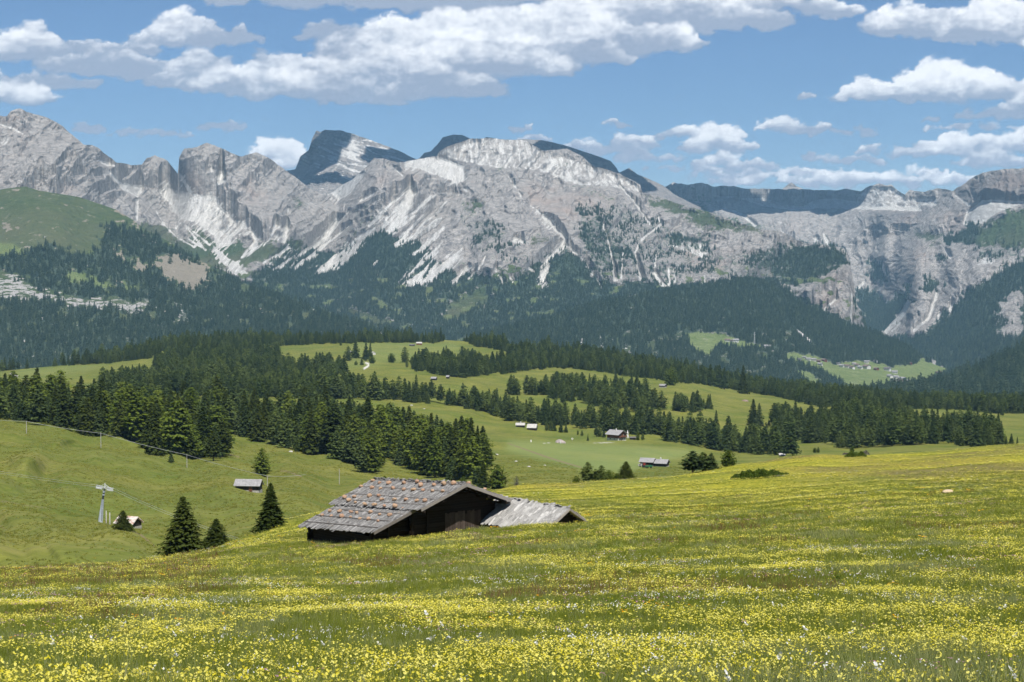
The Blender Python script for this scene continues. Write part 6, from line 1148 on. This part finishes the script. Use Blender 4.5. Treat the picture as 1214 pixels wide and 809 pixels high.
def puff(x, y, r, ax, lo, k):
    """one round puff of vapour: bright crown, grey foot"""
    rx = r*ax; j0 = int((x-rx-cx0)/cs); j1 = int((x+rx-cx0)/cs)+2; i0 = int((cy1-(y+r))/cs); i1 = int((cy1-(y-r))/cs)+2
    j0 = max(j0, 0); i0 = max(i0, 0); j1 = min(j1, GX.shape[1]); i1 = min(i1, GX.shape[0])
    if j1 <= j0 or i1 <= i0: return
    dx = (GX[i0:i1, j0:j1]-x)/rx; dy = (GY[i0:i1, j0:j1]-y)/r; d2 = dx*dx+dy*dy; a = np.clip(1-d2, 0, 1)**.8*k
    nz_ = np.sqrt(np.clip(1-d2, 0, 1)); l_ = np.clip(.46*nz_-.62*dy+.12*dx, -1, 1)*.5+.42+lo  # sunlit and shaded sides of the puff painted into its brightness
    CB[i0:i1, j0:j1] = CB[i0:i1, j0:j1]*(1-a)+l_*a; CA[i0:i1, j0:j1] = CA[i0:i1, j0:j1]*(1-a)+a
allp = []
for bx, by, rx, ry, st in BL:
    n_ = int(14+rx*ry/26*1.0)
    for _ in range(n_):
        u_ = cg.uniform(-1, 1); top = math.sqrt(1-u_*u_)*(.65+.35*math.sin(bx+3.1*u_)); v_ = cg.random()**.8
        x = bx+u_*rx*.92; y = by+ry*.45-v_*ry*1.35*top
        r = min(ry, 34)*(.20+.42*cg.random())*(1-.45*abs(u_))+1.5
        allp.append((y+r*.35, x, y, r, 1.25+.6*cg.random()+(1-v_)*.9, -.15+.28*v_+.07*cg.normal()+(.05 if st > 1 else -.13 if st < .7 else 0), min(1, .46+.45*st)*(.6+.4*cg.random())))
allp.sort()
for _, x, y, r, ax, lo, k_ in allp: puff(x, y, r, ax, lo, k_)
# fractal break-up of edges and bodies
dx_ = fbm(GX/30, GY/22, 6, 501, .66)*15; dy_ = fbm(GX/30, GY/22, 6, 511, .66)*11
def rs(a):
    x = np.clip((GX+dx_-cx0)/cs, 0, GX.shape[1]-1.01); y = np.clip((cy1-(GY+dy_))/cs, 0, GX.shape[0]-1.01); xi = x.astype(int); yi = y.astype(int); u = x-xi; v = y-yi
    return (a[yi, xi]*(1-u)+a[yi, xi+1]*u)*(1-v)+(a[yi+1, xi]*(1-u)+a[yi+1, xi+1]*u)*v
BB = CB/np.maximum(CA, 1e-3)
al0, b = rs(CA), rs(BB)
bS = blur(blur(b*al0, 2, 0), 2, 1)/np.maximum(blur(blur(al0, 2, 0), 2, 1), 1e-3)
det = fbm(GX/15, GY/9, 6, 541, .66); big = fbm(GX/70, GY/32, 4, 531)
al = ss(.03, .84, al0+.42*det*(1-.55*al0)+.16*big*(1-al0)-.02)
b = .55*b+.45*bS+.24*det+.20*big
for bx, by, rx, ry, k_ in ((285, 44, 40, 22, -.28), (385, 38, 45, 20, -.25), (180, 157, 60, 12, -.30), (262, 149, 40, 12, -.30), (105, 151, 30, 10, -.3), (1005, 156, 60, 8, -.25), (730, 177, 50, 14, -.1), (110, 78, 70, 22, -.14), (1185, 135, 70, 9, -.25), (100, 80, 90, 30, -.16), (260, 60, 60, 20, -.12), (560, 110, 160, 16, -.14), (700, 60, 160, 22, -.10), (732, 148, 25, 6, -.3), (615, 152, 20, 6, -.3), (960, 185, 16, 6, -.3),
                          (345, 176, 45, 22, .22), (20, 106, 50, 18, .10), (1110, 92, 90, 18, .16), (1150, 158, 90, 12, .12), (1060, 206, 100, 10, .14), (850, 150, 50, 12, .10), (860, 14, 150, 14, -.12), (1140, 40, 110, 12, -.10), (570, 92, 140, 18, -.08)):
    b = b+k_*np.exp(-((GX-bx)/rx)**2-((GY-by)/ry)**2)
tt = ss(.44, 1.0, b)[..., None]
ccol = np.array([.29, .335, .43])*(1-tt)+np.array([.88, .885, .90])*tt
hazey = ss(120, 230, GY)[..., None]*.16; ccol = ccol*(1-hazey)+np.array([.50, .62, .80])*hazey
al = al*(.80+.20*ss(.3, 1, al0))*np.clip(1-ss(1380, 1460, GX), 0, 1)*np.clip(1-ss(-160, -250, GX), 0, 1)*ss(-150, -90, GY)
DS = 46000.
V = pt(GX, GY, DS); me = npmesh('sky', V.reshape(-1, 3), grid_faces(*GX.shape))
colattr(me, 'cl', np.concatenate([ccol, al[..., None]*.97], -1).reshape(-1, 4))
t = NT('cloud_vapour'); at = t.N('Attribute', attribute_name='cl')
em = t.N('Emission', {'Color': at.outputs['Color'], 'Strength': CLOUD_E}); tr = t.N('BsdfTransparent')
t.t.links.new(t.N('MixShader', {0: at.outputs['Alpha'], 1: tr.outputs[0], 2: em.outputs[0]}).outputs[0], t.out.inputs['Surface'])
tag(link('sky', me, t.m), kind='structure')

# real cumulus overhead (above the frame) that put the far tops into shade
def cloud_blob(pts, name='clouds'):
    bm = bmesh.new(); g = random.Random(5)
    for (c_, rx, ry, rz_) in pts:
        m = bmesh.ops.create_icosphere(bm, subdivisions=4, radius=1)
        for v in m['verts']:
            n_ = v.co.normalized(); k = 1+.18*math.sin(5*n_.x+c_[0])*math.cos(4*n_.y+c_[1])+.10*math.sin(11*n_.z+9*n_.x)
            z = n_.z if n_.z > 0 else n_.z*.35
            v.co = Vector((c_[0]+n_.x*rx*k, c_[1]+n_.y*ry*k, c_[2]+z*rz_*k))
    me = bpy.data.meshes.new(name); bm.to_mesh(me); bm.free()
    t = NT('cumulus'); t.bsdf((.9, .9, .92), 1, spec=0); return tag(link(name, me, t.m), kind='stuff')
up = 2300.
def shade(px, py, D, rx, ry, rz_=160):
    p = P(px, py, D); c_ = p+sv*(up/sv.z); return ((c_.x, c_.y, c_.z), rx, ry, rz_)
cloud_blob([shade(360, 180, 12500, 230, 700), shade(385, 158, 12900, 160, 500), shade(470, 183, 12800, 230, 420), shade(405, 212, 11900, 300, 150), shade(535, 168, 12900, 420, 700), shade(675, 176, 12000, 420, 380), shade(712, 188, 11900, 220, 420), shade(748, 206, 11800, 150, 350),
            shade(800, 228, 14000, 380, 420), shade(880, 228, 14200, 420, 420), shade(960, 228, 14300, 400, 420), shade(1000, 230, 14200, 200, 300)])

# the air
HZ = 17500.; bx = bpy.data.meshes.new('haze'); bm = bmesh.new(); bmesh.ops.create_cube(bm, size=1)
for v in bm.verts: v.co = Vector((v.co.x*19500, v.co.y*17600+8700, -1151+(v.co.z+.5)*(1151+1330)))
bm.to_mesh(bx); bm.free()
t = NT('haze_air'); pv = t.N('VolumePrincipled', {'Color': (.40, .72, 1.0), 'Density': HAZE_D, 'Anisotropy': 0.0}); t.t.links.new(pv.outputs[0], t.out.inputs['Volume'])
tag(link('haze', bx, t.m), kind='stuff')

cam = bpy.data.cameras.new('camera'); co = bpy.data.objects.new('camera', cam); C.objects.link(co); scene.camera = co
cam.sensor_width = 36; cam.lens = F/1214*36; cam.clip_start = .3; cam.clip_end = 90000
co.location = (0, 0, 0); co.rotation_euler = (R(90)-PITCH, 0, 0)
scene.view_settings.view_transform = 'Standard'; scene.view_settings.look = 'None'; scene.view_settings.exposure = EXPO; scene.view_settings.gamma = 1
scene.render.engine = 'CYCLES'; cy = scene.cycles; cy.max_bounces = 4; cy.diffuse_bounces = 2; cy.glossy_bounces = 1; cy.transmission_bounces = 2; cy.transparent_max_bounces = 8; cy.volume_bounces = 0
cy.use_denoising = True; cy.use_adaptive_sampling = True; cy.adaptive_threshold = .02; cy.caustics_reflective = False; cy.caustics_refractive = False
